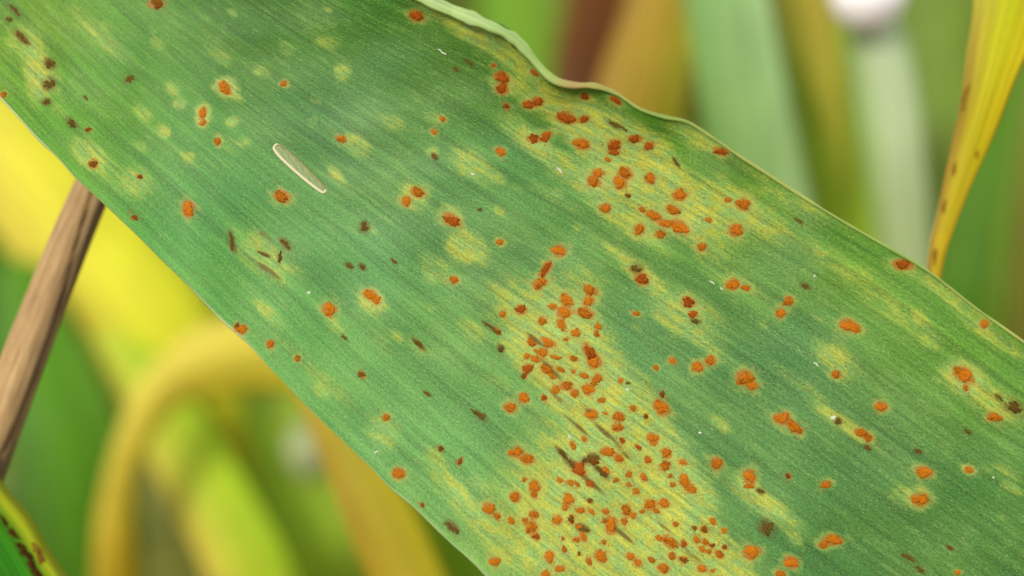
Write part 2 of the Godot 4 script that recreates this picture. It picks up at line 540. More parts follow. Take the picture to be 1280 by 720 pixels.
func build_leaf() -> void:
	make_grooves()
	gather_pustules()
	var leaf := Node3D.new()
	leaf.name = numbered("wheat_leaf")
	leaf.transform = leaf_frame
	add_child(leaf)
	tag(leaf, "broad green wheat leaf crossing the picture diagonally, covered in orange rust pustules and yellow blotches", "leaf")
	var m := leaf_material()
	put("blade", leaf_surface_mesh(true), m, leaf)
	var under := StandardMaterial3D.new()
	under.albedo_color = Color(0.36, 0.50, 0.25)
	under.albedo_texture = streaks
	under.uv1_scale = Vector3(6, 4, 1)
	under.roughness = 0.6
	put("underside", leaf_surface_mesh(false), under, leaf)
	var rim := StandardMaterial3D.new()
	rim.vertex_color_use_as_albedo = true
	rim.albedo_texture = streaks
	rim.roughness = 0.55
	var pale := srgb(172, 208, 114, TINT)
	var lime := srgb(150, 185, 70, TINT)
	var straw := srgb(190, 200, 90, TINT)
	var upper := [pale, 0.2, pale, 0.40, srgb(165, 195, 90, TINT), 0.44, srgb(205, 175, 100, TINT), 0.458, srgb(195, 195, 95, TINT), 0.475, lime, 0.53, straw, 0.62, lime, 0.75, straw, 0.85, lime, 1.0]
	var wide := [Vector2(-0.37, 0.1), Vector2(0.1, 0.3), Vector2(0.25, 0.40), Vector2(0.33, 0.46), Vector2(0.37, 0.52), Vector2(0.41, 0.42), Vector2(0.432, 0.26), Vector2(0.45, 0.26), Vector2(0.475, 0.25), Vector2(0.50, 0.13), Vector2(0.54, 0.12), Vector2(0.62, 0.11), Vector2(0.9, 0.09), Vector2(1.28, 0.08)]
	put("margin", margin_mesh(UPPER_EDGE, 1.0, wide, [0.14, 0.05], upper, 0.5), rim, leaf)
	var cream := srgb(200, 215, 150, TINT)
	var lower := [cream, -0.3, cream, 0.10, lime, 0.20, srgb(140, 180, 85, TINT), 0.28, cream, 0.34, lime, 0.40, srgb(175, 205, 130, TINT), 0.6, lime, 1.2]
	put("margin", margin_mesh(LOWER_EDGE, 0.0, [Vector2(-0.37, 0.06), Vector2(0.1, 0.09), Vector2(0.25, 0.05), Vector2(0.36, 0.09), Vector2(0.45, 0.05), Vector2(0.56, 0.10), Vector2(1.28, 0.07)], [0.35, -0.03], lower, 0.3), rim, leaf)

	# pustules and dead spots, each a mesh of its own
	var shapes := []
	for i in 20: shapes.append(blister(100 + i, 0.32, false))
	var scabs := []
	for i in 10: scabs.append(blister(300 + i, 0.42, true))
	var tones := []
	for c in [Color(0.62, 0.36, 0.06), Color(0.53, 0.27, 0.055), Color(0.40, 0.25, 0.06), Color(0.60, 0.37, 0.055)]:
		var pm := StandardMaterial3D.new()
		pm.albedo_color = c
		pm.vertex_color_use_as_albedo = true
		pm.roughness = 0.85
		pm.metallic_specular = 0.15
		tones.append(pm)
	var n := 0
	for p in PUSTULES:
		var f := leaf_frame_at(p[0], p[1])
		var o := put("rust_pustule", shapes[(n * 7) % shapes.size()], tones[p[5]], leaf)
		var turn := Basis(Vector3(0, 0, 1), deg_to_rad(p[4]))
		var tall: float = 0.24 * sqrt(p[2] * p[3])
		f.origin += f.basis.z * 0.005
		o.transform = Transform3D(f.basis * turn * Basis.from_scale(Vector3(p[2] * 0.92, p[3] * 0.92, tall) * MM), f.origin * MM)
		n += 1
	# loose spores dusted over the blade between the pustules
	var gst := SurfaceTool.new()
	gst.begin(Mesh.PRIMITIVE_TRIANGLES)
	grain(gst, Vector3(), 1.0, rng)
	var mm := MultiMesh.new()
	mm.transform_format = MultiMesh.TRANSFORM_3D
	mm.mesh = gst.commit()
	mm.instance_count = 2600
	for i in 2600:
		var p: Array = PUSTULES[rng.randi() % PUSTULES.size()]
		var f := leaf_frame_at(p[0], p[1])
		var away := rng.randf_range(0.8, 1.2) + absf(rng.randfn(0.0, 0.55))
		var a := rng.randf() * TAU
		f.origin += (f.basis.x * cos(a) * 1.25 + f.basis.y * sin(a) * 0.9) * away * p[2] + f.basis.z * 0.004
		var s := rng.randf_range(0.010, 0.030)
		mm.set_instance_transform(i, Transform3D(f.basis.rotated(f.basis.z, a) * Basis.from_scale(Vector3(s * 1.3, s, s * 0.6) * MM), f.origin * MM))
	var spores := MultiMeshInstance3D.new()
	spores.name = "spore_dust"
	spores.multimesh = mm
	spores.material_override = tones[0]
	spores.set_meta("kind", "stuff")
	leaf.add_child(spores)
	var dead := StandardMaterial3D.new()
	dead.albedo_color = Color(0.33, 0.26, 0.10)
	dead.vertex_color_use_as_albedo = true
	dead.roughness = 0.9
	dead.metallic_specular = 0.08
	for p in NECROSIS:
		var f := leaf_frame_at(p[0], p[1])
		var o := put("dead_spot", scabs[n % scabs.size()], dead, leaf)
		var turn := Basis(Vector3(0, 0, 1), deg_to_rad(p[4]))
		f.origin += f.basis.z * 0.015
		o.transform = Transform3D(f.basis * turn * Basis.from_scale(Vector3(p[2] * 0.85, p[3] * 0.8, 0.5 * minf(p[2], p[3])) * MM), f.origin * MM)
		n += 1
	var white := StandardMaterial3D.new()
	white.albedo_color = Color(0.66, 0.69, 0.60)
	white.roughness = 0.7
	for p in SPECKS:
		var f := leaf_frame_at(p[0], p[1])
		var o := put("dust_speck", scabs[n % scabs.size()], white, leaf)
		f.origin += f.basis.z * 0.02
		o.transform = Transform3D(f.basis * Basis(Vector3(0, 0, 1), deg_to_rad(p[4])) * Basis.from_scale(Vector3(p[2], p[3], p[3]) * 0.8 * MM), f.origin * MM)
		n += 1
	# the pale lens-shaped scar: a low raised ring round a sunken floor
	var scar := Node3D.new()
	scar.name = "scar"
	var f := leaf_frame_at(SCAR[0], SCAR[1])
	scar.transform = Transform3D(f.basis * Basis(Vector3(0, 0, 1), deg_to_rad(SCAR[4])), (f.origin + f.basis.z * 0.045) * MM)
	leaf.add_child(scar)
	var pos := PackedVector3Array()
	var uv := PackedVector2Array()
	var col := PackedColorArray()
	for j in 61:
		var a := TAU * j / 60.0
		var hx: float = SCAR[2]
		var hy: float = SCAR[3]
		var c := Vector3(cos(a) * hx, signf(sin(a)) * pow(absf(sin(a)), 0.55) * hy * (1.0 - 0.2 * cos(a)), 0)
		var radial := Vector3(cos(a) / hx, sin(a) / hy, 0).normalized()
		var thick := 0.028 + 0.038 * maxf(0.0, -sin(a)) + 0.02 * cos(a) * cos(a)
		for i in 9:
			var b := TAU * i / 8.0
			pos.append((c + radial * cos(b) * thick + Vector3(0, 0, sin(b) * thick * 0.4)) * MM)
			uv.append(Vector2(i / 8.0, j / 10.0))
			col.append(srgb(236, 230, 185, 0.66) if sin(a) < 0.3 else srgb(165, 150, 85, TINT))
	var floor_pos := PackedVector3Array()
	var floor_uv := PackedVector2Array()
	var floor_col := PackedColorArray()
	for j in 25:
		var x := (j / 12.0 - 1.0) * 0.97
		for i in 7:
			var y := i / 3.0 - 1.0
			var half: float = SCAR[3] * pow(maxf(0.0, 1.0 - x * x), 0.28) * (1.0 - 0.2 * x)
			floor_pos.append(Vector3(x * SCAR[2], y * half, 0.008 * (1.0 - y * y) + 0.004 * sin(j * 1.9 + i)) * MM)
			floor_uv.append(Vector2(y, x * 2.0))
			floor_col.append(srgb(160, 176, 100, TINT).lerp(srgb(126, 156, 80, TINT), 0.5 + 0.5 * sin(j * 0.9 + i * 2.3)))
	put("scar_floor", grid_mesh(floor_pos, floor_uv, floor_col, 7, 25, false, true), rim, scar)
	put("scar_rim", grid_mesh(pos, uv, col, 9, 61, true), rim, scar)


# ---------------------------------------------------------------- other leaves, stalks and the crop behind
func blade_mesh(pts: Array, wid: Array, facing: Vector3, cols: Array, fold := 0.18, twist := 0.0, along := 48, edge := 0.0, band := 0.0) -> ArrayMesh:
	# a leaf with thickness: front and back skins that meet at the edges; cols: one list of colours along the leaf for each of left edge, middle, right edge
	var across := 13
	var ring := across * 2 - 1
	var pos := PackedVector3Array()
	var uv := PackedVector2Array()
	var col := PackedColorArray()
	var run := 0.0
	var last: Vector3 = pts[0]
	for j in along:
		var t := j / float(along - 1)
		var p: Vector3 = spline(pts, t)
		var d: Vector3 = (spline(pts, minf(t + 0.01, 1.0)) - spline(pts, maxf(t - 0.01, 0.0))).normalized()
		run += (p - last).length()
		last = p
		var w: float = maxf(spline(wid, t), 0.02)
		var side: Vector3 = facing.cross(d).normalized()
		side = side.rotated(d, twist * (t - 0.5))
		var n := d.cross(side).normalized()
		for q in ring:
			var back := q >= across
			var i := q if not back else 2 * (across - 1) - q
			var s := i / float(across - 1) * 2.0 - 1.0
			var c: Color = blend(cols[1], t)
			var c2: Color = blend(cols[0] if s < 0 else cols[2], t)
			c = c.lerp(c2, smoothstep(band, 1.0 - band * 0.2, absf(s)))
			var thin := 0.16 * (1.0 - pow(absf(s), 4.0))
			var ridge := 0.014 * cos(s * 34.0) * (1.0 - absf(s)) * minf(w / 4.0, 1.0)
			pos.append((p + side * s * w * 0.5 * (1.0 + edge * sin(t * 37.0 + s)) + n * (fold * w * (0.35 - absf(s)) * 0.5 + ridge + (-thin if back else thin))) * MM)
			uv.append(Vector2(s * 0.5 + 0.5, run / 26.0))
			col.append(c)
	return grid_mesh(pos, uv, col, ring, along, false, true)


var plant_material: StandardMaterial3D

func tints(list: Array) -> Array:
	var r := []
	for c in list:
		r.append(srgb(c.x, c.y, c.z, 0.85))
	return r


func blade(called: String, label: String, category: String, pts: Array, wid: Array, left: Array, middle: Array, right: Array, fold := 0.18, twist := 0.0, group := "", edge := 0.0, band := 0.0) -> MeshInstance3D:
	var base: Vector3 = pts[pts.size() - 1]
	var moved := []
	for p in pts: moved.append(p - base)
	var facing: Vector3 = (EYE / MM - (pts[1] + pts[2]) * 0.5).normalized()
	var o := put(called, blade_mesh(moved, wid, facing, [tints(left), tints(middle), tints(right)], fold, twist, 64, edge, band), plant_material)
	o.position = base * MM
	tag(o, label, category, group)
	return o


func patch(parent: MeshInstance3D, called: String, seed_: int, at: Vector3, across: Vector2, turn: float, mat: Material) -> void:
	# a dead spot laid on the skin of a leaf, at the place on its front nearest to `at`
	var a: Array = parent.mesh.surface_get_arrays(0)
	var v: PackedVector3Array = a[Mesh.ARRAY_VERTEX]
	var nn: PackedVector3Array = a[Mesh.ARRAY_NORMAL]
	var want := at * MM - parent.position
	var sight := (at * MM - EYE).normalized()
	var best := 0
	var least := 1e9
	for i in v.size():
		var d := v[i] - want
		var off := (d - sight * d.dot(sight)).length()
		if i % 25 < 13 and off < least:
			least = off
			best = i
	var z := nn[best]
	if z.dot(sight) > 0.0: z = -z
	var x := leaf_frame.basis.x.rotated(leaf_frame.basis.z, turn)
	x = (x - z * x.dot(z)).normalized()
	var o := put(called, blister(seed_, 0.38, true), mat, parent)
	o.transform = Transform3D(Basis(x * across.x * MM, z.cross(x) * across.y * MM, z * 0.4 * MM), v[best] + z * 0.03 * MM)


func stalk_mesh(pts: Array, rad: Array, colors: Array) -> ArrayMesh:
	var around := 41
	var along := 120
	var pos := PackedVector3Array()
	var uv := PackedVector2Array()
	var col := PackedColorArray()
	var n := FastNoiseLite.new()
	n.seed = 8
	n.frequency = 1.0
	for j in along:
		var t := j / float(along - 1)
		var p: Vector3 = spline(pts, t)
		var d: Vector3 = (spline(pts, minf(t + 0.01, 1.0)) - spline(pts, maxf(t - 0.01, 0.0))).normalized()
		var z := (leaf_frame.basis.z - d * leaf_frame.basis.z.dot(d)).normalized()
		var x := z.cross(d)
		var r: float = spline(rad, t)
		for i in around:
			var a := TAU * i / (around - 1)
			var rib := 1.0 + 0.045 * sin(a * 9.0 + t * 3.0) + 0.03 * sin(a * 17.0)
			rib -= 0.30 * exp(-pow((a - 0.95 - 0.5 * sin(t * 9.0)) / 0.10, 2.0))       # the long split
			pos.append((p + (x * cos(a) + z * sin(a) * 0.62) * r * rib) * MM)
			uv.append(Vector2(a / TAU * 3.0, t * 7.0))
			var k := 0.5 + 0.5 * n.get_noise_2d(cos(a) * 5.0 + sin(a) * 3.0, t * 6.0) + 0.25 * n.get_noise_2d(a * 9.0 if a < PI else (TAU - a) * 9.0, t * 22.0)
			var c: Color = colors[0].lerp(colors[1], clampf(k, 0.0, 1.0))
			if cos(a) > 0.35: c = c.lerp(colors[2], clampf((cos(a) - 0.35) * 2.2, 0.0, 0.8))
			col.append(c)
	return grid_mesh(pos, uv, col, around, along, true)


func make_streaks() -> void:
	var W := 512
	var a := noise_bytes(21, 0.07, 512, 24, W, W, 4)
	var b := noise_bytes(22, 0.02, 512, 128, W, W, 3)
	var bytes := PackedByteArray()
	bytes.resize(W * W)
	for i in W * W:
		bytes[i] = clampi(int(255.0 * (0.87 + 0.22 * (a[i] / 255.0 - 0.5) + 0.16 * (b[i] / 255.0 - 0.5))), 0, 255)
	streaks = ImageTexture.create_from_image(Image.create_from_data(W, W, false, Image.FORMAT_L8, bytes))
	plant_material = StandardMaterial3D.new()
	plant_material.vertex_color_use_as_albedo = true
	plant_material.albedo_texture = streaks
	plant_material.roughness = 0.55
	plant_material.metallic_specular = 0.22
	plant_material.backlight_enabled = true
	plant_material.backlight = Color(0.35, 0.35, 0.2)


func build_crop() -> void:
	# the mass of the crop: blades from the ground up, farther than the leaves one can tell apart
	var pts := [Vector3(0, 1000, 90), Vector3(0, 900, 50), Vector3(0, 620, 14), Vector3(0, 300, 0), Vector3(0, 0, 0)]
	var white := [Color(1, 1, 1), Color(1, 1, 1)]
	var mm := MultiMesh.new()
	mm.transform_format = MultiMesh.TRANSFORM_3D
	mm.use_colors = true
	mm.mesh = blade_mesh(pts, [0.5, 6.0, 9.0, 8.0, 5.0], Vector3(0, 0, 1), [white, white, white], 0.2, 0.8, 14)
	var count := 2600
	mm.instance_count = count
	var kinds := [srgb(96, 140, 40, TINT), srgb(120, 155, 45, TINT), srgb(70, 115, 30, TINT), srgb(150, 165, 50, TINT), srgb(140, 120, 50, TINT), srgb(110, 140, 75, TINT), srgb(175, 165, 60, TINT)]
	for i in count:
		var z := -lerpf(0.19, 2.4, pow(rng.randf(), 1.7))
		var x := rng.randf_range(-1.0, 1.0) * (0.14 + 0.5 * absf(z))
		var tall := rng.randf_range(0.30, 0.44)
		var b := Basis.from_euler(Vector3(rng.randf_range(-0.22, 0.22), rng.randf() * TAU, rng.randf_range(-0.22, 0.22)))
		b = b * Basis.from_scale(Vector3(rng.randf_range(0.9, 1.5), tall, rng.randf_range(0.7, 1.4)))
		mm.set_instance_transform(i, Transform3D(b, Vector3(x, 0, z)))
		var c: Color = kinds[rng.randi() % kinds.size()]
		mm.set_instance_color(i, c * rng.randf_range(0.75, 1.15))
	var o := MultiMeshInstance3D.new()
	o.name = "crop_blades"
	o.multimesh = mm
	o.material_override = plant_material
	o.cast_shadow = GeometryInstance3D.SHADOW_CASTING_SETTING_ON
	add_child(o)
	tag(o, "dense blurred mass of green and yellowing crop far behind the rusted leaf", "crop", "", "stuff")


func build_ground() -> void:
	var p := PlaneMesh.new()
	p.size = Vector2(120, 120)
	var m := StandardMaterial3D.new()
	var t := NoiseTexture2D.new()
	t.width = 512; t.height = 512
	t.seamless = true
	var n := FastNoiseLite.new()
	n.frequency = 0.03
	n.fractal_octaves = 5
	t.noise = n
	var g := Gradient.new()
	g.set_color(0, Color(0.30, 0.22, 0.15))
	g.set_color(1, Color(0.50, 0.39, 0.28))
	t.color_ramp = g
	m.albedo_texture = t
	m.uv1_scale = Vector3(300, 300, 1)
	m.roughness = 0.95
	var o := put("ground", p, m)
	o.set_meta("kind", "structure")
	o.set_meta("label", "brown soil under the crop")


func _ready() -> void:
	rng.seed = 4
	var cam := Camera3D.new()
	cam.name = "camera"
	cam.position = EYE
	cam.rotation_degrees = Vector3(PITCH, 0, 0)
	var lens := CameraAttributesPhysical.new()
	lens.frustum_focal_length = 60.0
	lens.frustum_focus_distance = FOCUS * MM
	lens.frustum_near = 0.005
	lens.frustum_far = 200.0
	lens.exposure_aperture = 20.0
	lens.auto_exposure_enabled = false
	cam.attributes = lens
	cam.fov = rad_to_deg(2.0 * atan(0.2))
	cam.near = 0.005
	cam.far = 200.0
	add_child(cam)
	cam.current = true
	var env := Environment.new()
	env.background_mode = Environment.BG_SKY
	env.tonemap_mode = Environment.TONE_MAPPER_LINEAR
	env.tonemap_exposure = 2.2
	var sky_m := ProceduralSkyMaterial.new()
	sky_m.sky_top_color = Color(0.86, 0.87, 0.87)
	sky_m.sky_horizon_color = Color(0.92, 0.92, 0.90)
	sky_m.ground_bottom_color = Color(0.25, 0.22, 0.16)
	sky_m.ground_horizon_color = Color(0.40, 0.38, 0.30)
	sky_m.sky_energy_multiplier = 1.0
	var sky := Sky.new()
	sky.sky_material = sky_m
	env.sky = sky
	env.background_energy_multiplier = 0.9
	env.sdfgi_enabled = true
	env.ssao_enabled = true
	env.ssil_enabled = true
	var we := WorldEnvironment.new()
	we.environment = env
	add_child(we)
	var sun := DirectionalLight3D.new()
	sun.name = "sun"
	sun.rotation_degrees = Vector3(-38, -32, 0)
	sun.light_energy = 0.5
	sun.light_color = Color(1.0, 0.97, 0.91)
	sun.light_angular_distance = 14.0
	sun.shadow_enabled = true
	add_child(sun)
	var turn := Basis.from_euler(Vector3(deg_to_rad(PITCH), 0, 0))
	leaf_frame = Transform3D(turn, EYE - turn.z * LEAF_AT * MM)

	make_streaks()
	build_ground()
	build_crop()
	build_leaf()
	build_neighbours()
	print("ready")


# ---------------------------------------------------------------- measured places on the leaf
# [share along, share across, radius along, radius across, turn, tone]
const MEASURED := [
	[0.1079, 0.5701, 0.345, 0.242, 30, 2], [0.2093, 0.4942, 0.307, 0.239, -3, 0], [0.2118, 0.3942, 0.170, 0.238, 38, 0], [0.2183, 0.3697, 0.136, 0.136, 39, 3],
	[0.2379, 0.3541, 0.136, 0.170, 39, 3], [0.1832, 0.0649, 0.169, 0.202, 43, 2], [0.2153, 0.1274, 0.135, 0.101, 2, 2], [0.0891, 0.0160, 0.136, 0.136, 46, 0],
	[0.1560, 0.1245, 0.136, 0.102, 43, 2], [0.3051, 0.9483, 0.298, 0.232, 4, 1], [0.2451, 0.6090, 0.136, 0.136, 35, 0], [0.4000, 0.9114, 0.298, 0.265, 35, 1],
	[0.4049, 0.8913, 0.266, 0.232, 35, 1], [0.3880, 0.9236, 0.099, 0.099, 31, 1], [0.4161, 0.8650, 0.133, 0.133, 37, 2], [0.3157, 0.5720, 0.203, 0.169, 4, 0],
	[0.4330, 0.7654, 0.201, 0.167, 1, 0], [0.3748, 0.7576, 0.134, 0.100, 2, 3], [0.3759, 0.7193, 0.134, 0.101, 3, 3], [0.3964, 0.5717, 0.269, 0.202, 21, 0],
	[0.3933, 0.5345, 0.202, 0.202, 37, 0], [0.4257, 0.9712, 0.229, 0.131, 30, 1], [0.4320, 0.9010, 0.298, 0.166, 37, 1], [0.4381, 0.9223, 0.264, 0.198, 35, 1],
	[0.4729, 0.9695, 0.197, 0.164, -32, 1], [0.4669, 0.9113, 0.364, 0.265, -10, 1], [0.4812, 0.9215, 0.198, 0.165, 22, 1], [0.4504, 0.8352, 0.233, 0.200, 27, 1],
	[0.4587, 0.8519, 0.266, 0.200, 45, 1], [0.4896, 0.8707, 0.333, 0.200, 7, 0], [0.5132, 0.9030, 0.265, 0.232, 28, 1], [0.5155, 0.8898, 0.233, 0.166, 27, 1],
	[0.5239, 0.9337, 0.265, 0.198, 32, 1], [0.5379, 0.9298, 0.199, 0.199, 18, 1], [0.4975, 0.9850, 0.262, 0.131, 2, 1], [0.5930, 0.9850, 0.297, 0.165, 19, 1],
	[0.3917, 0.9850, 0.131, 0.098, 4, 0], [0.5156, 0.8110, 0.267, 0.234, 9, 0], [0.5147, 0.8333, 0.233, 0.200, 29, 0], [0.5337, 0.8590, 0.300, 0.200, -1, 0],
	[0.5349, 0.8336, 0.267, 0.233, 6, 0], [0.5553, 0.8709, 0.233, 0.200, -17, 0], [0.5840, 0.8731, 0.267, 0.233, 31, 0], [0.5380, 0.7707, 0.234, 0.201, 13, 0],
	[0.5871, 0.8388, 0.300, 0.200, 16, 0], [0.5756, 0.8081, 0.301, 0.200, 6, 0], [0.5721, 0.7684, 0.234, 0.234, 31, 0], [0.5895, 0.7830, 0.234, 0.167, 6, 0],
	[0.5993, 0.8136, 0.401, 0.234, -10, 0], [0.5885, 0.8074, 0.267, 0.167, 21, 0], [0.6330, 0.9221, 0.299, 0.233, -3, 0], [0.6402, 0.8703, 0.267, 0.233, 31, 0],
	[0.6239, 0.8036, 0.201, 0.167, 22, 0], [0.5249, 0.6395, 0.302, 0.235, 21, 0], [0.5250, 0.5897, 0.370, 0.168, 92, 1], [0.5282, 0.5558, 0.269, 0.235, 52, 0],
	[0.5555, 0.5557, 0.336, 0.235, -11, 0], [0.5669, 0.6013, 0.302, 0.202, 24, 0], [0.5712, 0.5793, 0.235, 0.202, 34, 0], [0.5748, 0.5541, 0.370, 0.202, 20, 0],
	[0.5605, 0.5308, 0.303, 0.202, 20, 0], [0.5644, 0.5041, 0.269, 0.168, -25, 3], [0.5779, 0.5095, 0.235, 0.168, 36, 0], [0.5273, 0.4848, 0.235, 0.202, 18, 1],
	[0.5492, 0.4869, 0.168, 0.168, 35, 3], [0.5168, 0.4511, 0.134, 0.134, 37, 3], [0.5983, 0.6824, 0.336, 0.235, -9, 1], [0.6405, 0.6934, 0.302, 0.201, 7, 1],
	[0.6494, 0.6776, 0.201, 0.168, 32, 1], [0.6629, 0.7731, 0.268, 0.234, 33, 0], [0.6724, 0.7813, 0.201, 0.134, 14, 0], [0.6778, 0.5945, 0.235, 0.202, 37, 0],
	[0.6833, 0.6203, 0.202, 0.202, 56, 0], [0.6577, 0.5753, 0.134, 0.134, -6, 3], [0.6496, 0.5441, 0.135, 0.101, -8, 3], [0.7140, 0.6325, 0.370, 0.302, 34, 0],
	[0.7214, 0.6279, 0.269, 0.202, 5, 0], [0.5977, 0.4907, 0.437, 0.202, -18, 1], [0.6041, 0.4790, 0.303, 0.235, 34, 0], [0.5520, 0.4365, 0.235, 0.168, 1, 0],
	[0.5625, 0.4562, 0.336, 0.168, 11, 0], [0.5647, 0.4329, 0.168, 0.202, 37, 0], [0.5622, 0.4114, 0.202, 0.134, 17, 0], [0.5618, 0.3854, 0.201, 0.235, -2, 1],
	[0.5754, 0.4092, 0.269, 0.202, 17, 0], [0.5758, 0.4411, 0.235, 0.101, 27, 3], [0.6143, 0.4538, 0.235, 0.202, 16, 0], [0.5968, 0.4072, 0.235, 0.168, 35, 0],
	[0.6131, 0.4253, 0.269, 0.202, 6, 0], [0.5913, 0.3851, 0.168, 0.201, 36, 3], [0.6061, 0.4029, 0.168, 0.168, 35, 3], [0.5726, 0.3311, 0.235, 0.201, 39, 0],
	[0.5682, 0.2954, 0.268, 0.201, 29, 0], [0.6275, 0.3900, 0.269, 0.201, 39, 0], [0.6473, 0.4187, 0.235, 0.202, 23, 0], [0.6516, 0.3999, 0.235, 0.168, 23, 0],
	[0.6721, 0.4853, 0.370, 0.269, -7, 0], [0.6108, 0.6148, 0.168, 0.101, 33, 3], [0.2601, 0.1522, 0.269, 0.337, 58, 0], [0.3085, 0.3468, 0.338, 0.236, 19, 0],
	[0.3979, 0.2045, 0.301, 0.268, 3, 0], [0.4166, 0.2978, 0.336, 0.201, 21, 0], [0.4231, 0.2992, 0.201, 0.168, 1, 0], [0.4339, 0.5626, 0.403, 0.235, 0, 1],
	[0.4647, 0.4496, 0.168, 0.168, 36, 0], [0.4786, 0.5834, 0.134, 0.134, 33, 3], [0.3788, 0.0415, 0.166, 0.166, 47, 0], [0.4019, 0.0646, 0.133, 0.133, 45, 3],
	[0.4492, 0.1416, 0.167, 0.133, 1, 2], [0.3544, 0.0160, 0.266, 0.199, 41, 0], [0.3504, 0.0160, 0.100, 0.133, 41, 2], [0.2358, 0.0311, 0.167, 0.100, 23, 2],
	[0.7565, 0.9836, 0.331, 0.232, 21, 1], [0.7532, 0.8329, 0.367, 0.267, 19, 0], [0.7581, 0.8348, 0.167, 0.167, 35, 3], [0.7058, 0.8061, 0.201, 0.201, 24, 0],
	[0.7067, 0.7784, 0.201, 0.201, 24, 0], [0.7659, 0.7419, 0.201, 0.167, 36, 0], [0.8371, 0.8826, 0.399, 0.266, -5, 0], [0.8309, 0.8843, 0.199, 0.166, 35, 3],
	[0.8237, 0.9839, 0.165, 0.165, 15, 0], [0.5219, 0.0345, 0.265, 0.198, 33, 0], [0.5539, 0.0160, 0.099, 0.099, 44, 2], [0.6005, 0.1048, 0.266, 0.232, 23, 0],
	[0.6087, 0.1024, 0.133, 0.133, 39, 0], [0.6283, 0.0331, 0.231, 0.198, 45, 0], [0.4867, 0.1051, 0.166, 0.133, 40, 3], [0.5398, 0.1324, 0.133, 0.100, 7, 2],
	[0.5589, 0.1381, 0.166, 0.100, 92, 2], [0.5925, 0.2309, 0.301, 0.201, 38, 0], [0.6035, 0.2330, 0.267, 0.201, 17, 0], [0.6210, 0.1989, 0.234, 0.234, 43, 0],
	[0.6124, 0.1543, 0.233, 0.200, 40, 0], [0.6503, 0.2233, 0.200, 0.301, 54, 0], [0.6339, 0.1567, 0.200, 0.166, 41, 0], [0.6379, 0.1315, 0.233, 0.266, 38, 0],
	[0.6519, 0.1738, 0.200, 0.200, 34, 3], [0.6617, 0.1924, 0.167, 0.167, 40, 2], [0.6925, 0.2356, 0.267, 0.301, 40, 0], [0.6957, 0.2782, 0.201, 0.234, 39, 0],
	[0.6640, 0.1072, 0.199, 0.232, 42, 0], [0.6994, 0.1771, 0.267, 0.233, 10, 0], [0.6439, 0.2849, 0.335, 0.268, 14, 1], [0.6560, 0.3459, 0.302, 0.201, 25, 0],
	[0.6505, 0.3133, 0.201, 0.168, 33, 2], [0.6809, 0.4245, 0.235, 0.202, 18, 0], [0.6963, 0.4185, 0.235, 0.202, 38, 0], [0.7014, 0.3972, 0.235, 0.202, 37, 0],
	[0.7214, 0.3953, 0.202, 0.302, 66, 0], [0.7296, 0.3888, 0.235, 0.168, 7, 0], [0.7091, 0.3165, 0.235, 0.201, 37, 0], [0.7178, 0.3350, 0.235, 0.201, 26, 0],
	[0.7344, 0.4601, 0.269, 0.235, 17, 0], [0.7605, 0.4797, 0.269, 0.269, -3, 0], [0.7642, 0.4636, 0.235, 0.134, 37, 0], [0.7392, 0.2821, 0.368, 0.201, -2, 0],
	[0.7560, 0.2700, 0.201, 0.134, 18, 2], [0.7471, 0.2323, 0.267, 0.167, 18, 0], [0.7713, 0.2787, 0.201, 0.134, 28, 0], [0.7355, 0.2314, 0.167, 0.134, 38, 3],
	[0.7944, 0.3641, 0.336, 0.269, 38, 0], [0.6941, 0.3211, 0.134, 0.134, 39, 3], [0.6516, 0.2041, 0.133, 0.133, 34, 3], [0.7542, 0.6101, 0.302, 0.269, 16, 0],
	[0.7649, 0.6101, 0.336, 0.235, 6, 0], [0.8047, 0.7411, 0.234, 0.201, 26, 0], [0.8054, 0.6791, 0.268, 0.168, 11, 0], [0.8115, 0.6775, 0.168, 0.168, 36, 0],
	[0.8603, 0.6869, 0.302, 0.235, 21, 0], [0.8712, 0.6420, 0.335, 0.268, 26, 0], [0.8081, 0.5558, 0.235, 0.168, 36, 0], [0.8384, 0.4784, 0.403, 0.202, 32, 0],
	[0.8348, 0.4598, 0.202, 0.168, 37, 0], [0.8230, 0.3942, 0.302, 0.235, 37, 0], [0.8218, 0.3646, 0.201, 0.168, 37, 0], [0.8748, 0.8522, 0.299, 0.200, 20, 0],
	[0.8857, 0.7414, 0.167, 0.134, 5, 3], [0.8432, 0.8649, 0.133, 0.133, 35, 3], [0.7757, 0.3390, 0.134, 0.101, 38, 2], [0.7823, 0.5255, 0.134, 0.101, 17, 2],
	[0.9292, 0.5666, 0.134, 0.101, 34, 3], [0.6773, 0.1041, 0.199, 0.133, 43, 0], [0.6691, 0.0773, 0.199, 0.133, 44, 0], [0.6039, 0.4439, 0.202, 0.134, 4, 3],
	[0.6143, 0.4417, 0.134, 0.101, 37, 3], [0.5818, 0.4045, 0.168, 0.134, -3, 3], [0.5848, 0.4267, 0.202, 0.101, 7, 3], [0.5884, 0.4621, 0.168, 0.101, 16, 3],
	[0.5625, 0.3677, 0.134, 0.134, 38, 2], [0.5605, 0.4270, 0.168, 0.101, -3, 3], [0.6273, 0.4258, 0.168, 0.134, 19, 3], [0.6860, 0.3210, 0.134, 0.101, 39, 3],
	[0.7070, 0.2955, 0.134, 0.100, 37, 3], [0.6732, 0.2311, 0.167, 0.100, 2, 3], [0.6498, 0.2574, 0.134, 0.100, -6, 3], [0.6750, 0.3119, 0.134, 0.101, 41, 3],
	[0.6358, 0.2437, 0.134, 0.100, -2, 3], [0.6109, 0.1948, 0.100, 0.100, 39, 3], [0.6845, 0.4176, 0.134, 0.101, 38, 3], [0.7351, 0.3163, 0.134, 0.101, 37, 3],
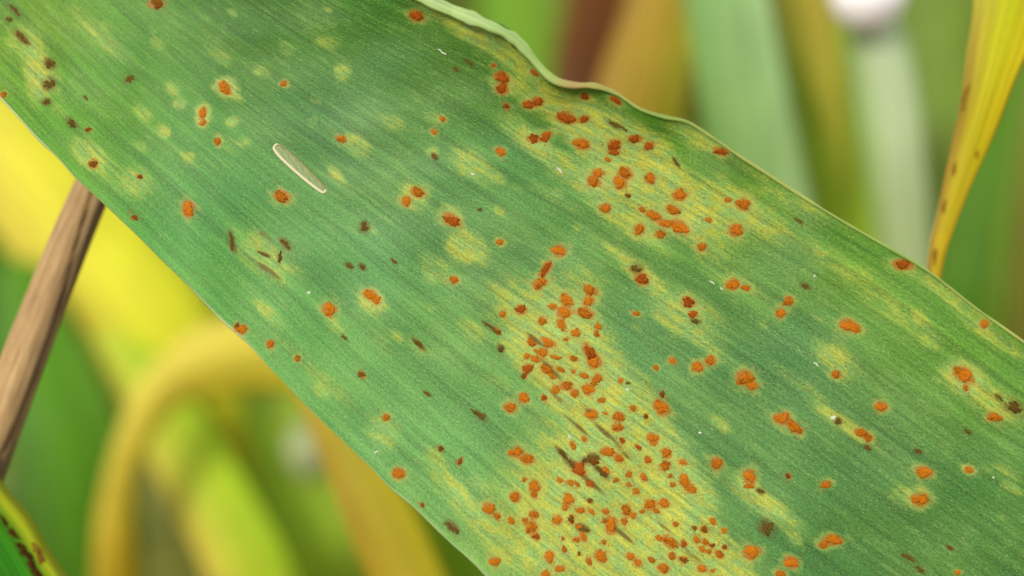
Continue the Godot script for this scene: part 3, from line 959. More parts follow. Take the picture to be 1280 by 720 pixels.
	[0.7485, 0.3322, 0.134, 0.101, 38, 2], [0.6207, 0.9130, 0.133, 0.100, 31, 3], [0.6158, 0.8576, 0.167, 0.100, 1, 3], [0.5478, 0.8176, 0.134, 0.100, -12, 2],
	[0.5646, 0.8077, 0.134, 0.100, 0, 3], [0.5154, 0.8684, 0.133, 0.100, -2, 3],
]
const NECROSIS := [
	[0.0553, 0.2339, 0.311, 0.104, 1], [0.0574, 0.1967, 0.138, 0.138, 47], [0.0686, 0.1868, 0.413, 0.138, -3], [0.0906, 0.1863, 0.240, 0.206, -16],
	[0.1016, 0.1414, 0.239, 0.273, 46], [0.1108, 0.0962, 0.170, 0.136, 46], [0.1430, 0.3280, 0.206, 0.171, 19], [0.1290, 0.1923, 0.137, 0.068, 0],
	[0.1406, 0.1052, 0.305, 0.136, -3], [0.3028, 0.1661, 0.369, 0.134, -33], [0.3374, 0.2571, 0.269, 0.135, 0], [0.3784, 0.4171, 0.202, 0.202, -20],
	[0.3887, 0.3194, 0.168, 0.101, 11], [0.3976, 0.3372, 0.168, 0.101, 0], [0.4156, 0.3986, 0.168, 0.067, -1], [0.4723, 0.2809, 0.302, 0.101, -3],
	[0.4204, 0.1785, 0.201, 0.067, 1], [0.5137, 0.4121, 0.302, 0.101, 3], [0.5334, 0.3847, 0.168, 0.134, -27], [0.3691, 0.9048, 0.232, 0.100, -8],
	[0.3619, 0.8775, 0.133, 0.067, -7], [0.5659, 0.9225, 0.232, 0.066, -24], [0.5888, 0.6941, 0.235, 0.168, 12], [0.6539, 0.6668, 0.201, 0.101, 22],
	[0.5837, 0.0248, 0.396, 0.165, 2], [0.5489, 0.2398, 0.401, 0.100, -3], [0.5538, 0.2434, 0.134, 0.100, 100], [0.5032, 0.2056, 0.167, 0.067, 12],
	[0.6262, 0.2880, 0.368, 0.100, -1], [0.6349, 0.2850, 0.301, 0.134, -4], [0.6468, 0.3152, 0.369, 0.168, 53], [0.6609, 0.3054, 0.335, 0.134, -2],
	[0.6749, 0.1942, 0.267, 0.133, 22], [0.7929, 0.4195, 0.336, 0.269, -3], [0.7729, 0.4694, 0.168, 0.101, 17], [0.7870, 0.6692, 0.134, 0.134, 36],
	[0.7093, 0.8494, 0.200, 0.100, 3], [0.6752, 0.9527, 0.166, 0.066, 3], [0.8808, 0.8877, 0.398, 0.232, 5], [0.8672, 0.8874, 0.199, 0.100, 0],
	[0.8921, 0.5360, 0.302, 0.101, 11], [0.9051, 0.5305, 0.202, 0.101, 0], [0.3891, 0.6671, 0.168, 0.101, -6], [0.4476, 0.6224, 0.101, 0.067, 33],
	[0.6376, 0.4865, 0.101, 0.067, 35], [0.8466, 0.7143, 0.167, 0.100, 16], [0.5039, 0.9414, 0.297, 0.099, -1], [0.5114, 0.9452, 0.231, 0.066, -5],
	[0.3412, 0.2205, 0.101, 0.269, 30], [0.3290, 0.1989, 0.269, 0.067, 23], [0.5555, 0.8673, 0.200, 0.067, -12], [0.8659, 0.7994, 0.167, 0.067, 5],
	[0.8159, 0.6624, 0.168, 0.101, 6], [0.9122, 0.5973, 0.168, 0.067, 5],
]
const SMEARS := [
	[0.6594, 0.2755, 0.469, 0.067, -4], [0.3234, 0.2342, 0.336, 0.067, -3], [0.3303, 0.1690, 0.436, 0.067, 5], [0.3429, 0.1759, 0.335, 0.067, 2],
	[0.5791, 0.4140, 0.403, 0.067, -8], [0.6209, 0.3533, 0.470, 0.067, -2], [0.6485, 0.3732, 0.537, 0.067, -9], [0.5986, 0.3736, 0.436, 0.067, -7],
	[0.6224, 0.3924, 0.403, 0.067, -5], [0.6767, 0.3638, 0.470, 0.067, -2], [0.7010, 0.2369, 0.535, 0.067, -3], [0.7550, 0.2872, 0.536, 0.067, 0],
	[0.7201, 0.2988, 0.469, 0.067, -4], [0.5536, 0.4460, 0.336, 0.067, -4],
]
# the last number is strength in percent
const YELLOWING := [
	[0.5609, 0.4806, 2.857, 1.614, -6, 85], [0.6085, 0.4417, 3.193, 1.613, -7, 95], [0.6530, 0.4003, 3.359, 1.679, -8, 95], [0.6990, 0.3577, 3.188, 1.678, -4, 90],
	[0.6607, 0.2856, 3.181, 1.507, -4, 80], [0.6560, 0.1710, 2.998, 1.666, -6, 75], [0.7413, 0.2803, 3.181, 1.607, -2, 90], [0.7019, 0.1912, 3.002, 1.668, -3, 85],
	[0.7784, 0.3135, 2.011, 0.872, 2, 60], [0.5333, 0.4751, 1.513, 0.605, -10, 60], [0.5572, 0.6013, 1.344, 0.840, -8, 35], [0.4907, 0.9116, 2.186, 0.928, -10, 95],
	[0.5345, 0.8826, 2.827, 1.131, -13, 100], [0.5838, 0.8594, 2.834, 1.134, -5, 95], [0.5340, 0.9421, 1.653, 0.463, -18, 60], [0.5292, 0.8134, 2.003, 0.601, -9, 65],
	[0.4825, 0.8091, 1.668, 0.500, -8, 70], [0.5567, 0.7694, 2.342, 0.468, -5, 60], [0.6359, 0.9134, 1.995, 0.665, -2, 75], [0.5677, 0.9835, 1.318, 0.494, -1, 60],
	[0.6469, 0.6696, 1.679, 0.873, 2, 65], [0.5873, 0.6937, 1.510, 0.369, -8, 75], [0.6505, 0.7847, 1.673, 0.469, -3, 35], [0.7598, 0.7647, 1.071, 0.602, -1, 60],
	[0.7916, 0.6727, 1.509, 0.302, 3, 70], [0.7763, 0.4547, 1.613, 0.504, 1, 70], [0.8017, 0.4566, 1.344, 0.336, 1, 40], [0.8367, 0.8817, 0.997, 0.665, -1, 70],
	[0.8639, 0.8751, 1.994, 0.532, 3, 60], [0.7785, 0.9071, 1.993, 0.598, 4, 35], [0.7206, 0.9234, 2.326, 0.465, 0, 35], [0.6633, 0.9630, 1.657, 0.398, 1, 30],
	[0.0911, 0.1393, 0.548, 1.437, 55, 90], [0.0701, 0.1850, 0.688, 0.895, 15, 50], [0.1761, 0.0747, 1.080, 0.540, 7, 70], [0.2157, 0.1045, 0.741, 0.606, 12, 65],
	[0.1062, 0.3639, 1.723, 0.345, 3, 45], [0.3299, 0.1958, 1.410, 0.739, 5, 55], [0.3833, 0.9567, 2.301, 0.526, -3, 65], [0.4469, 0.9537, 1.643, 0.394, -10, 60],
	[0.4615, 0.5361, 0.874, 0.538, -11, 70], [0.4466, 0.4480, 0.840, 0.471, -4, 45], [0.4188, 0.7037, 1.005, 0.570, 3, 70], [0.3319, 0.4853, 0.540, 0.203, -9, 70],
	[0.3284, 0.5831, 0.607, 0.405, -6, 60], [0.3615, 0.0933, 0.867, 0.267, 0, 55], [0.4921, 0.0773, 0.863, 0.597, 1, 50], [0.5899, 0.0768, 1.988, 0.530, -1, 50],
	[0.5593, 0.0920, 1.659, 0.299, 1, 45], [0.6356, 0.0701, 1.656, 0.729, -1, 55], [0.5400, 0.1139, 0.665, 0.266, -3, 40], [0.4238, 0.0728, 1.994, 0.299, 1, 30],
	[0.4217, 0.2884, 0.671, 0.503, 6, 65], [0.3956, 0.5549, 0.740, 0.505, 6, 60], [0.4539, 0.5169, 0.672, 0.571, -10, 70], [0.4307, 0.5753, 0.538, 0.403, -5, 55],
	[0.2138, 0.3866, 0.341, 0.545, 39, 70], [0.2093, 0.5010, 0.477, 0.477, 37, 70], [0.1922, 0.3705, 0.307, 0.307, 37, 65], [0.2020, 0.2742, 0.272, 0.272, 39, 65],
	[0.2347, 0.4271, 0.272, 0.238, 38, 65], [0.2781, 0.7318, 0.337, 0.439, 31, 60], [0.3849, 0.6738, 0.269, 0.269, 34, 60], [0.4786, 0.5834, 0.302, 0.269, 3, 50],
	[0.4474, 0.4189, 0.336, 0.269, 37, 50], [0.4287, 0.9183, 1.323, 0.397, 7, 55], [0.4422, 0.8288, 1.333, 0.467, -6, 50], [0.8857, 0.7414, 0.401, 0.268, 15, 60],
	[0.9189, 0.7595, 0.535, 0.201, 0, 50], [0.8644, 0.6371, 0.872, 0.537, 36, 45], [0.9086, 0.7804, 0.668, 0.200, 0, 40], [0.5004, 0.7376, 1.339, 0.268, -6, 30],
	[0.5483, 0.4041, 1.008, 0.605, -6, 60], [0.7232, 0.4004, 1.343, 0.537, -6, 50], [0.6711, 0.6402, 2.016, 0.302, 2, 40], [0.7496, 0.6855, 1.677, 0.268, 2, 30],
	[0.3314, 0.9750, 1.972, 0.394, -7, 55], [0.7879, 0.9850, 1.983, 0.264, 5, 50], [0.8332, 0.9734, 1.982, 0.330, 1, 50], [0.6621, 0.9850, 2.647, 0.331, 2, 40],
]
# pale flecks stuck to the blade
const SPECKS := [
	[0.4247, 0.6837, 0.101, 0.067, 13], [0.7826, 0.6699, 0.134, 0.107, 6], [0.6401, 0.4746, 0.101, 0.067, -6], [0.6473, 0.7539, 0.134, 0.050, 1],
	[0.6567, 0.7530, 0.101, 0.040, 2], [0.4855, 0.7963, 0.167, 0.083, -12], [0.7502, 0.7357, 0.134, 0.054, 0], [0.3426, 0.8996, 0.233, 0.053, -9],
	[0.7092, 0.4910, 0.074, 0.061, 36], [0.9031, 0.7562, 0.067, 0.053, 34], [0.6224, 0.3243, 0.101, 0.067, -19], [0.7105, 0.8769, 0.067, 0.043, 32],
	[0.3767, 0.1994, 0.101, 0.067, 24], [0.4964, 0.0326, 0.099, 0.050, 73],
]
const SCAR := [0.3049, 0.4387, 1.454, 0.210, -5]
# x, y in the leaf's plane, and the green seen there, upper left shade included
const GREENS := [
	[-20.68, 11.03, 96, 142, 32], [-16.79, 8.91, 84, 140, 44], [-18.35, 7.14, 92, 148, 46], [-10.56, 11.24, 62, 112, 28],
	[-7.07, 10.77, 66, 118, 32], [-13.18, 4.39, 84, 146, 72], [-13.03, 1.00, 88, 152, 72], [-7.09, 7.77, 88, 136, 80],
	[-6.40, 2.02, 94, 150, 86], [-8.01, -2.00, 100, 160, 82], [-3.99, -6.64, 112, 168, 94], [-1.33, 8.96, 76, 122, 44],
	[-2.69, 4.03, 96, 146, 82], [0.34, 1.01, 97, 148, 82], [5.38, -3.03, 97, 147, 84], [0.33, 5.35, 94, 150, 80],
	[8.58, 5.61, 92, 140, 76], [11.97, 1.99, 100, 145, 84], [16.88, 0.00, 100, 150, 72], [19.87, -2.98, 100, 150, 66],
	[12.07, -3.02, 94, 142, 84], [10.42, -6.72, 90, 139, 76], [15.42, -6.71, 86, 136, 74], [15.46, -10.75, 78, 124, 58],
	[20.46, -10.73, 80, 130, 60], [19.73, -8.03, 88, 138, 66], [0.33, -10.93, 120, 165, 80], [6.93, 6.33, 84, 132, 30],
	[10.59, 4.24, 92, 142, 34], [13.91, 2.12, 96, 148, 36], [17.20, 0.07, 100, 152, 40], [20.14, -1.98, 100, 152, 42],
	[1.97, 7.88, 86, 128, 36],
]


func build_neighbours() -> void:
	var spot_brown := StandardMaterial3D.new()
	spot_brown.albedo_color = Color(0.46, 0.34, 0.11)
	spot_brown.vertex_color_use_as_albedo = true
	spot_brown.roughness = 0.9
	spot_brown.metallic_specular = 0.1
	var spot_dark := StandardMaterial3D.new()
	spot_dark.albedo_color = Color(0.25, 0.17, 0.06)
	spot_dark.vertex_color_use_as_albedo = true
	spot_dark.roughness = 0.9
	spot_dark.metallic_specular = 0.08
	blade("green_leaf", "blurred light green leaf just above the curled edge of the rusted leaf", "leaf",
		[Vector3(1.25, 455.96, -159.65), Vector3(0.78, 437.81, -143.24), Vector3(1.88, 429.68, -135.35), Vector3(3.61, 416.70, -125.87), Vector3(6.22, 381.59, -124.98), Vector3(8.33, 345.00, -123.60)],
		[5.83, 8.56, 9.00, 7.94, 4.67, 0.83],
		[Vector3(105, 150, 35), Vector3(100, 140, 40)], [Vector3(115, 160, 40), Vector3(105, 145, 40)], [Vector3(120, 145, 60), Vector3(110, 130, 50)], 0.18, 0.00, "", 0.000, 0.00)
	blade("dead_leaf", "blurred dark brown dead leaf between the green leaf and the tan leaf", "leaf",
		[Vector3(12.44, 457.78, -149.73), Vector3(9.17, 439.90, -135.51), Vector3(7.68, 432.76, -128.99), Vector3(6.16, 425.04, -124.38), Vector3(4.33, 398.84, -120.07), Vector3(3.89, 366.79, -120.17)],
		[3.11, 6.23, 6.76, 5.95, 4.33, 1.56],
		[Vector3(112, 72, 26), Vector3(98, 60, 22)], [Vector3(104, 58, 22), Vector3(84, 48, 16)], [Vector3(118, 78, 28), Vector3(102, 62, 22)], 0.18, 0.00, "", 0.000, 0.00)
	blade("yellow_leaf", "blurred olive-yellow leaf with a straight right edge beside the pale leaf", "leaf",
		[Vector3(14.00, 456.03, -128.14), Vector3(12.76, 439.90, -118.69), Vector3(11.78, 434.05, -114.68), Vector3(10.70, 426.63, -110.17), Vector3(10.13, 406.34, -105.68), Vector3(10.00, 378.68, -103.00)],
		[2.67, 6.12, 6.08, 5.60, 3.80, 0.80],
		[Vector3(160, 140, 45), Vector3(150, 130, 40)], [Vector3(160, 148, 36), Vector3(150, 138, 36)], [Vector3(178, 172, 40), Vector3(140, 145, 40)], 0.18, 0.00, "", 0.000, 0.00)
	blade("yellow_leaf", "blurred tan leaf leaning right behind the wavy edge of the rusted leaf", "leaf",
		[Vector3(14.44, 451.38, -109.80), Vector3(10.94, 441.12, -104.36), Vector3(9.43, 436.40, -101.78), Vector3(7.33, 430.19, -98.71), Vector3(2.83, 414.71, -95.78), Vector3(0.00, 390.44, -96.31)],
		[1.73, 3.51, 3.93, 4.33, 3.97, 1.22],
		[Vector3(150, 115, 45), Vector3(150, 120, 45)], [Vector3(172, 142, 52), Vector3(165, 140, 45)], [Vector3(178, 152, 50), Vector3(165, 145, 45)], 0.18, 0.00, "", 0.000, 0.00)
	blade("green_leaf", "blurred wide pale bluish green leaf beside the olive-yellow leaf", "leaf",
		[Vector3(13.87, 455.23, -111.05), Vector3(14.70, 441.20, -103.34), Vector3(15.56, 434.95, -100.26), Vector3(17.00, 427.55, -97.85), Vector3(19.55, 415.25, -95.96), Vector3(23.22, 390.44, -96.31), Vector3(26.00, 359.66, -96.82)],
		[3.47, 5.61, 6.00, 6.22, 6.23, 3.06, 0.53],
		[Vector3(120, 162, 90), Vector3(120, 160, 75)], [Vector3(138, 178, 112), Vector3(135, 170, 95)], [Vector3(160, 195, 135), Vector3(150, 180, 105)], 0.18, 0.00, "", 0.000, 0.00)
	blade("yellow_leaf", "blurred narrow yellow leaf running down between the pale leaf and the white-topped stem", "leaf",
		[Vector3(20.65, 453.44, -125.19), Vector3(22.17, 438.87, -116.25), Vector3(23.52, 433.14, -112.29), Vector3(24.67, 428.60, -109.76), Vector3(25.53, 424.20, -108.33), Vector3(26.26, 420.72, -108.25)],
		[3.28, 4.81, 3.86, 2.10, 0.74, 0.19],
		[Vector3(150, 160, 50), Vector3(150, 165, 45)], [Vector3(182, 165, 55), Vector3(165, 170, 45)], [Vector3(170, 140, 60), Vector3(150, 165, 45)], 0.18, 0.00, "", 0.000, 0.00)
	blade("green_leaf", "blurred lime green leaf behind the narrow yellow leaf", "leaf",
		[Vector3(23.77, 448.37, -129.85), Vector3(24.33, 435.74, -121.54), Vector3(25.24, 427.88, -116.88), Vector3(26.00, 419.41, -113.08), Vector3(27.77, 400.65, -109.09), Vector3(30.80, 368.46, -105.99)],
		[4.13, 7.33, 8.85, 8.45, 5.95, 1.05],
		[Vector3(140, 178, 42), Vector3(138, 165, 38)], [Vector3(142, 176, 38), Vector3(142, 168, 40)], [Vector3(172, 212, 56), Vector3(165, 200, 55)], 0.18, 0.00, "", 0.000, 0.00)
	blade("grass_stem", "blurred pale whitish green stem under the white bud", "stem",
		[Vector3(24.78, 437.38, -101.05), Vector3(25.44, 434.95, -100.26), Vector3(26.11, 431.25, -99.05), Vector3(26.67, 427.02, -97.68), Vector3(27.49, 420.92, -96.75), Vector3(30.03, 398.20, -94.62), Vector3(33.22, 363.42, -92.79)],
		[2.89, 4.00, 4.22, 4.11, 3.93, 3.53, 3.19],
		[Vector3(165, 195, 125), Vector3(150, 175, 90)], [Vector3(200, 218, 178), Vector3(175, 195, 130)], [Vector3(190, 212, 165), Vector3(170, 190, 120)], 0.50, 0.00, "", 0.000, 0.00)
	bud(Vector3(24.12, 438.56, -99.33), 2.45)
	blade("green_leaf", "blurred muted olive green leaf behind the sharp yellow leaf", "leaf",
		[Vector3(38.04, 456.43, -136.68), Vector3(36.37, 439.20, -126.87), Vector3(35.65, 431.64, -122.31), Vector3(35.07, 423.06, -117.42), Vector3(36.65, 402.51, -114.95), Vector3(39.00, 365.87, -109.35)],
		[3.56, 6.54, 7.12, 7.00, 5.51, 1.08],
		[Vector3(108, 132, 52), Vector3(112, 135, 55)], [Vector3(116, 142, 58), Vector3(118, 142, 58)], [Vector3(112, 140, 50), Vector3(110, 135, 45)], 0.18, 0.00, "", 0.000, 0.00)
	var yellow_one := blade("yellow_leaf", "sharper bright yellow leaf tapering to a point on the rusted leaf's upper edge", "leaf",
		[Vector3(27.42, 453.89, -74.87), Vector3(25.12, 447.67, -70.74), Vector3(23.56, 443.46, -68.32), Vector3(22.72, 441.05, -67.01), Vector3(21.89, 438.67, -65.72), Vector3(20.90, 435.53, -64.70), Vector3(19.95, 432.74, -63.79), Vector3(19.47, 431.00, -63.22), Vector3(19.21, 428.91, -62.54), Vector3(19.10, 427.16, -61.98)],
		[2.33, 4.16, 3.65, 2.96, 2.27, 1.54, 0.99, 0.77, 0.44, 0.11],
		[Vector3(178, 178, 70), Vector3(188, 176, 60), Vector3(150, 120, 45), Vector3(175, 140, 55), Vector3(150, 105, 45)], [Vector3(165, 178, 15), Vector3(174, 180, 15), Vector3(186, 176, 20), Vector3(192, 168, 32), Vector3(185, 150, 42)], [Vector3(200, 188, 20), Vector3(196, 182, 18), Vector3(196, 176, 20), Vector3(192, 162, 30), Vector3(185, 142, 42)], 0.28, 0.00, "", 0.030, 0.00)
	patch(yellow_one, "brown_spot", 400, Vector3(20.93, 438.08, -65.73), Vector2(0.47, 0.13), -1.78, spot_brown)
	patch(yellow_one, "brown_spot", 401, Vector3(20.74, 437.31, -65.48), Vector2(0.29, 0.09), -1.78, spot_brown)
	patch(yellow_one, "brown_spot", 402, Vector3(20.30, 434.79, -64.66), Vector2(0.33, 0.09), -1.82, spot_brown)
	patch(yellow_one, "brown_spot", 403, Vector3(19.82, 432.97, -64.07), Vector2(0.40, 0.08), -1.78, spot_brown)
	patch(yellow_one, "brown_spot", 404, Vector3(19.49, 431.08, -63.46), Vector2(0.40, 0.09), -1.71, spot_brown)
	patch(yellow_one, "brown_spot", 405, Vector3(21.40, 435.49, -64.89), Vector2(0.18, 0.07), -1.75, spot_brown)
	blade("green_leaf", "blurred deep green leaf hanging at the right, behind the yellow leaf's tip", "leaf",
		[Vector3(35.20, 441.64, -98.22), Vector3(32.48, 434.36, -93.76), Vector3(30.67, 429.83, -90.18), Vector3(29.42, 424.76, -87.48), Vector3(28.92, 418.99, -85.61), Vector3(29.56, 403.58, -84.81), Vector3(30.56, 380.00, -82.40)],
		[1.07, 2.87, 3.68, 4.15, 4.25, 3.17, 0.56],
		[Vector3(80, 125, 30), Vector3(76, 118, 24)], [Vector3(80, 124, 30), Vector3(74, 118, 24)], [Vector3(108, 138, 46), Vector3(102, 128, 32)], 0.18, 0.00, "", 0.000, 0.00)
	blade("green_leaf", "blurred brownish olive leaf along the right edge of the photo", "leaf",
		[Vector3(45.47, 451.65, -130.92), Vector3(44.06, 435.51, -123.57), Vector3(42.53, 425.60, -118.25), Vector3(42.00, 415.45, -114.95), Vector3(42.56, 396.83, -111.00), Vector3(45.14, 365.87, -109.35)],
		[4.13, 6.10, 6.00, 6.00, 4.74, 0.87],
		[Vector3(120, 140, 45), Vector3(112, 120, 28)], [Vector3(130, 140, 60), Vector3(115, 118, 28)], [Vector3(130, 130, 60), Vector3(140, 115, 50)], 0.18, 0.00, "", 0.000, 0.00)
	straw([Vector3(-15.28, 443.06, -68.61), Vector3(-17.09, 438.57, -66.31), Vector3(-19.30, 433.70, -63.89), Vector3(-21.06, 429.56, -62.33), Vector3(-23.03, 424.70, -60.76), Vector3(-24.71, 420.54, -59.82), Vector3(-27.92, 412.66, -58.31), Vector3(-34.00, 399.60, -59.33)],
		[0.73, 0.79, 0.86, 0.94, 1.03, 1.06, 1.10, 1.14])
	blade("green_leaf", "blurred dark green leaf at the left edge under the rusted leaf", "leaf",
		[Vector3(-51.33, 441.29, -135.96), Vector3(-47.67, 430.43, -130.33), Vector3(-45.80, 424.65, -126.35), Vector3(-47.36, 417.89, -124.15), Vector3(-45.80, 411.12, -121.95), Vector3(-44.00, 398.05, -121.91)],
		[4.40, 5.06, 3.56, 4.98, 5.69, 4.40],
		[Vector3(85, 135, 30), Vector3(80, 130, 35)], [Vector3(90, 138, 32), Vector3(95, 140, 40)], [Vector3(110, 150, 35), Vector3(90, 140, 40)], 0.18, 0.00, "", 0.000, 0.00)
	blade("yellow_leaf", "blurred broad bright yellow leaf passing behind the brown straw", "leaf",
		[Vector3(-52.87, 431.64, -122.31), Vector3(-46.67, 427.50, -118.87), Vector3(-39.67, 422.03, -116.04), Vector3(-33.43, 415.41, -112.83), Vector3(-28.19, 409.17, -110.81), Vector3(-24.33, 402.14, -110.62), Vector3(-22.73, 395.30, -112.61)],
		[4.07, 8.00, 10.31, 10.49, 9.18, 4.67, 1.38],
		[Vector3(205, 180, 80), Vector3(215, 195, 70), Vector3(190, 180, 50), Vector3(170, 160, 50)], [Vector3(232, 216, 100), Vector3(232, 222, 66), Vector3(232, 232, 54), Vector3(220, 225, 50)], [Vector3(200, 195, 50), Vector3(205, 205, 45), Vector3(200, 205, 40), Vector3(180, 190, 40)], 0.18, 0.00, "", 0.000, 0.00)
	blade("green_leaf", "blurred yellow-green leaf just below the rusted leaf's lower edge", "leaf",
		[Vector3(-45.11, 428.93, -140.36), Vector3(-39.10, 419.02, -135.04), Vector3(-32.87, 411.57, -130.51), Vector3(-26.44, 404.38, -128.18), Vector3(-20.70, 397.88, -128.17), Vector3(-17.36, 390.36, -129.93)],
		[4.67, 9.58, 10.58, 9.82, 6.13, 1.58],
		[Vector3(175, 190, 30), Vector3(175, 190, 35)], [Vector3(165, 185, 28), Vector3(160, 180, 30)], [Vector3(160, 180, 28), Vector3(165, 185, 30)], 0.18, 0.00, "", 0.000, 0.00)
	blade("yellow_leaf", "blurred golden leaf arching over and drooping below the lower edge", "leaf",
		[Vector3(-7.60, 404.53, -105.09), Vector3(-12.95, 409.95, -103.70), Vector3(-18.33, 411.36, -103.11), Vector3(-22.65, 411.13, -101.98), Vector3(-26.40, 409.06, -101.31), Vector3(-28.56, 405.67, -99.15), Vector3(-29.64, 401.22, -97.71), Vector3(-29.76, 397.22, -96.41), Vector3(-30.07, 390.44, -96.31), Vector3(-31.47, 373.63, -99.26)],
		[3.80, 5.55, 6.11, 5.57, 3.63, 2.40, 2.64, 3.24, 3.18, 1.31],
		[Vector3(226, 212, 72), Vector3(226, 210, 85), Vector3(216, 198, 78), Vector3(195, 168, 56), Vector3(176, 144, 36)], [Vector3(224, 210, 58), Vector3(222, 206, 75), Vector3(210, 194, 62), Vector3(180, 156, 36), Vector3(158, 132, 20)], [Vector3(210, 200, 40), Vector3(205, 195, 45), Vector3(190, 175, 45), Vector3(160, 140, 22), Vector3(152, 128, 14)], 0.35, 0.00, "", 0.000, 0.00)
	blade("green_leaf", "blurred lime leaf slanting down behind the golden arching leaf", "leaf",
		[Vector3(-34.09, 411.67, -111.62), Vector3(-29.32, 406.19, -107.73), Vector3(-25.68, 401.40, -105.13), Vector3(-22.42, 396.70, -102.55), Vector3(-19.63, 391.28, -100.79), Vector3(-13.77, 376.13, -100.07)],
		[3.28, 5.41, 5.88, 6.08, 6.08, 1.31],
		[Vector3(210, 210, 65), Vector3(210, 190, 70), Vector3(205, 180, 70)], [Vector3(186, 205, 56), Vector3(186, 208, 54), Vector3(182, 200, 50)], [Vector3(172, 210, 46), Vector3(172, 210, 42), Vector3(170, 205, 42)], 0.18, 0.00, "", 0.000, 0.00)
	blade("green_leaf", "blurred grass-green leaf in the gap left of the tan leaf", "leaf",
		[Vector3(-33.42, 409.09, -121.30), Vector3(-26.46, 402.41, -117.02), Vector3(-21.01, 396.61, -113.03), Vector3(-16.88, 388.10, -110.27), Vector3(-15.87, 372.04, -117.67), Vector3(-13.41, 354.35, -118.23)],
		[5.69, 11.90, 13.09, 13.09, 7.56, 1.58],
		[Vector3(180, 215, 55), Vector3(172, 210, 50)], [Vector3(162, 202, 48), Vector3(154, 192, 44)], [Vector3(165, 188, 70), Vector3(142, 170, 55)], 0.18, 0.00, "", 0.000, 0.00)
	blade("green_leaf", "blurred olive leaf added to fill the dark gap between the golden leaf and the lime leaf", "leaf",  # added filler leaf, the shade of the gap put into its olive
		[Vector3(-43.07, 405.44, -145.34), Vector3(-39.06, 394.88, -137.71), Vector3(-35.28, 385.60, -132.59), Vector3(-33.26, 376.34, -129.58), Vector3(-32.89, 362.04, -127.04), Vector3(-33.37, 342.20, -126.90)],
		[3.38, 10.69, 14.60, 15.41, 7.40, 1.28],
		[Vector3(125, 130, 60), Vector3(112, 118, 55)], [Vector3(130, 132, 60), Vector3(115, 122, 55)], [Vector3(125, 130, 55), Vector3(112, 122, 52)], 0.18, 0.00, "", 0.000, 0.00)
	blob(Vector3(-16.79, 400.40, -109.01), 1.9)
	blade("yellow_leaf", "blurred tan-yellow leaf emerging from under the rusted leaf", "leaf",
		[Vector3(-13.00, 416.96, -83.90), Vector3(-10.38, 413.33, -81.66), Vector3(-8.41, 410.25, -79.61), Vector3(-6.65, 406.53, -78.41), Vector3(-4.70, 401.34, -77.77), Vector3(-1.04, 389.17, -79.07)],
		[2.00, 3.26, 4.11, 4.40, 3.96, 0.78],
		[Vector3(182, 150, 42), Vector3(188, 160, 48)], [Vector3(190, 174, 52), Vector3(190, 172, 50)], [Vector3(190, 178, 35), Vector3(185, 175, 35)], 0.18, 0.00, "", 0.000, 0.00)
	blade("green_leaf", "blurred yellow-edged green leaf beside the tan-yellow leaf, low under the rusted leaf", "leaf",
		[Vector3(-10.89, 411.43, -90.51), Vector3(-7.01, 406.70, -87.92), Vector3(-4.48, 403.60, -85.86), Vector3(-2.13, 399.54, -84.54), Vector3(1.09, 391.76, -84.12), Vector3(4.44, 382.64, -83.26)],
		[1.63, 3.23, 4.27, 4.80, 3.27, 0.56],
		[Vector3(175, 175, 30), Vector3(170, 170, 30)], [Vector3(120, 155, 15), Vector3(110, 150, 18)], [Vector3(110, 150, 15), Vector3(100, 145, 18)], 0.18, 0.00, "", 0.000, 0.00)
	blade("green_leaf", "blurred mid green leaf behind the brown straw's lower end", "leaf",
		[Vector3(-39.96, 415.99, -110.92), Vector3(-37.37, 409.95, -106.85), Vector3(-34.84, 404.74, -103.06), Vector3(-33.29, 398.23, -100.94), Vector3(-32.93, 390.68, -100.59), Vector3(-33.33, 372.34, -100.94)],
		[3.22, 6.97, 8.71, 8.71, 6.97, 1.33],
		[Vector3(85, 130, 45), Vector3(75, 110, 35)], [Vector3(88, 142, 30), Vector3(85, 140, 28)], [Vector3(95, 145, 40), Vector3(90, 135, 35)], 0.18, 0.00, "", 0.000, 0.00)
	var corner_leaf := blade("green_leaf", "green leaf with yellow margin and dark stain in the bottom left corner", "leaf",
		[Vector3(-34.49, 431.24, -61.20), Vector3(-29.63, 426.69, -59.19), Vector3(-26.25, 422.88, -57.43), Vector3(-24.15, 419.88, -56.46), Vector3(-22.12, 416.88, -55.48), Vector3(-19.25, 411.89, -53.86), Vector3(-17.07, 406.55, -53.18)],
		[2.13, 4.59, 5.60, 5.95, 5.95, 4.20, 0.36],
		[Vector3(60, 130, 15), Vector3(50, 125, 15), Vector3(45, 120, 15)], [Vector3(52, 130, 18), Vector3(54, 128, 18), Vector3(50, 125, 18)], [Vector3(150, 170, 25), Vector3(165, 172, 30), Vector3(150, 165, 35)], 0.22, 0.00, "", 0.025, 0.62)
	patch(corner_leaf, "brown_patch", 520, Vector3(-20.54, 419.75, -55.83), Vector2(0.45, 0.21), -1.08, spot_brown)
	patch(corner_leaf, "dark_stain", 500, Vector3(-21.89, 421.05, -56.15), Vector2(0.28, 0.10), -1.05, spot_dark)
	patch(corner_leaf, "dark_stain", 501, Vector3(-21.55, 420.59, -56.00), Vector2(0.38, 0.12), -0.87, spot_dark)
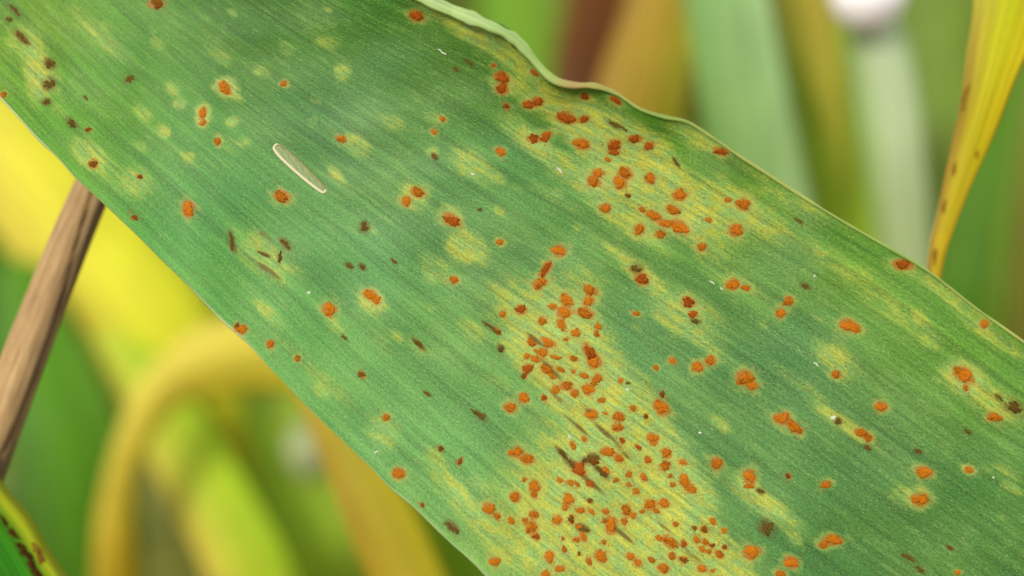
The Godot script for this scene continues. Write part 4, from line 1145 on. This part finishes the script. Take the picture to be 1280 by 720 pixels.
	patch(corner_leaf, "dark_stain", 502, Vector3(-21.13, 419.99, -55.81), Vector2(0.49, 0.21), -0.87, spot_dark)
	patch(corner_leaf, "dark_stain", 503, Vector3(-20.71, 419.40, -55.62), Vector2(0.45, 0.19), -1.05, spot_dark)
	patch(corner_leaf, "dark_stain", 504, Vector3(-20.37, 418.91, -55.46), Vector2(0.35, 0.17), -0.79, spot_dark)


func round_mesh(r: float, tall: float) -> ArrayMesh:
	var pos := PackedVector3Array()
	var uv := PackedVector2Array()
	for j in 17:
		var a := PI * j / 16.0
		for i in 25:
			var b := TAU * i / 24.0
			var k := sin(a) * r * (1.0 + 0.04 * sin(b * 5.0)) * (1.0 - 0.12 * cos(a))
			pos.append(Vector3(cos(b) * k, -cos(a) * r * tall, sin(b) * k) * MM)
			uv.append(Vector2(i / 24.0, j / 16.0))
	return grid_mesh(pos, uv, PackedColorArray(), 25, 17, true, true)


func bud(at: Vector3, r: float) -> void:
	var m := StandardMaterial3D.new()
	m.albedo_color = Color(0.90, 0.88, 0.89)
	m.roughness = 0.6
	var o := put("bud", round_mesh(r, 0.95), m)
	o.position = at * MM
	tag(o, "blurred round white bud on top of the pale stem", "bud")


func blob(at: Vector3, r: float) -> void:
	var m := StandardMaterial3D.new()
	m.albedo_color = Color(0.56, 0.60, 0.42)
	m.roughness = 0.7
	var o := put("pale_blob", round_mesh(r, 1.3), m)  # round body standing in for a pale blur of unknown kind
	o.position = at * MM
	tag(o, "strongly blurred pale greyish round spot low in front of the grass-green leaf", "pale blob")


func straw(pts: Array, rad: Array) -> void:
	var base: Vector3 = pts[pts.size() - 1]
	var moved := []
	for p in pts: moved.append(p - base)
	var m := StandardMaterial3D.new()
	m.vertex_color_use_as_albedo = true
	m.albedo_texture = streaks
	m.roughness = 0.75
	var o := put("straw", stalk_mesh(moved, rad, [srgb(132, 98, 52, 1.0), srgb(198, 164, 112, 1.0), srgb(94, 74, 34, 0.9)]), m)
	o.position = base * MM
	tag(o, "dry brown straw stalk slanting down under the rusted leaf at the left", "straw")
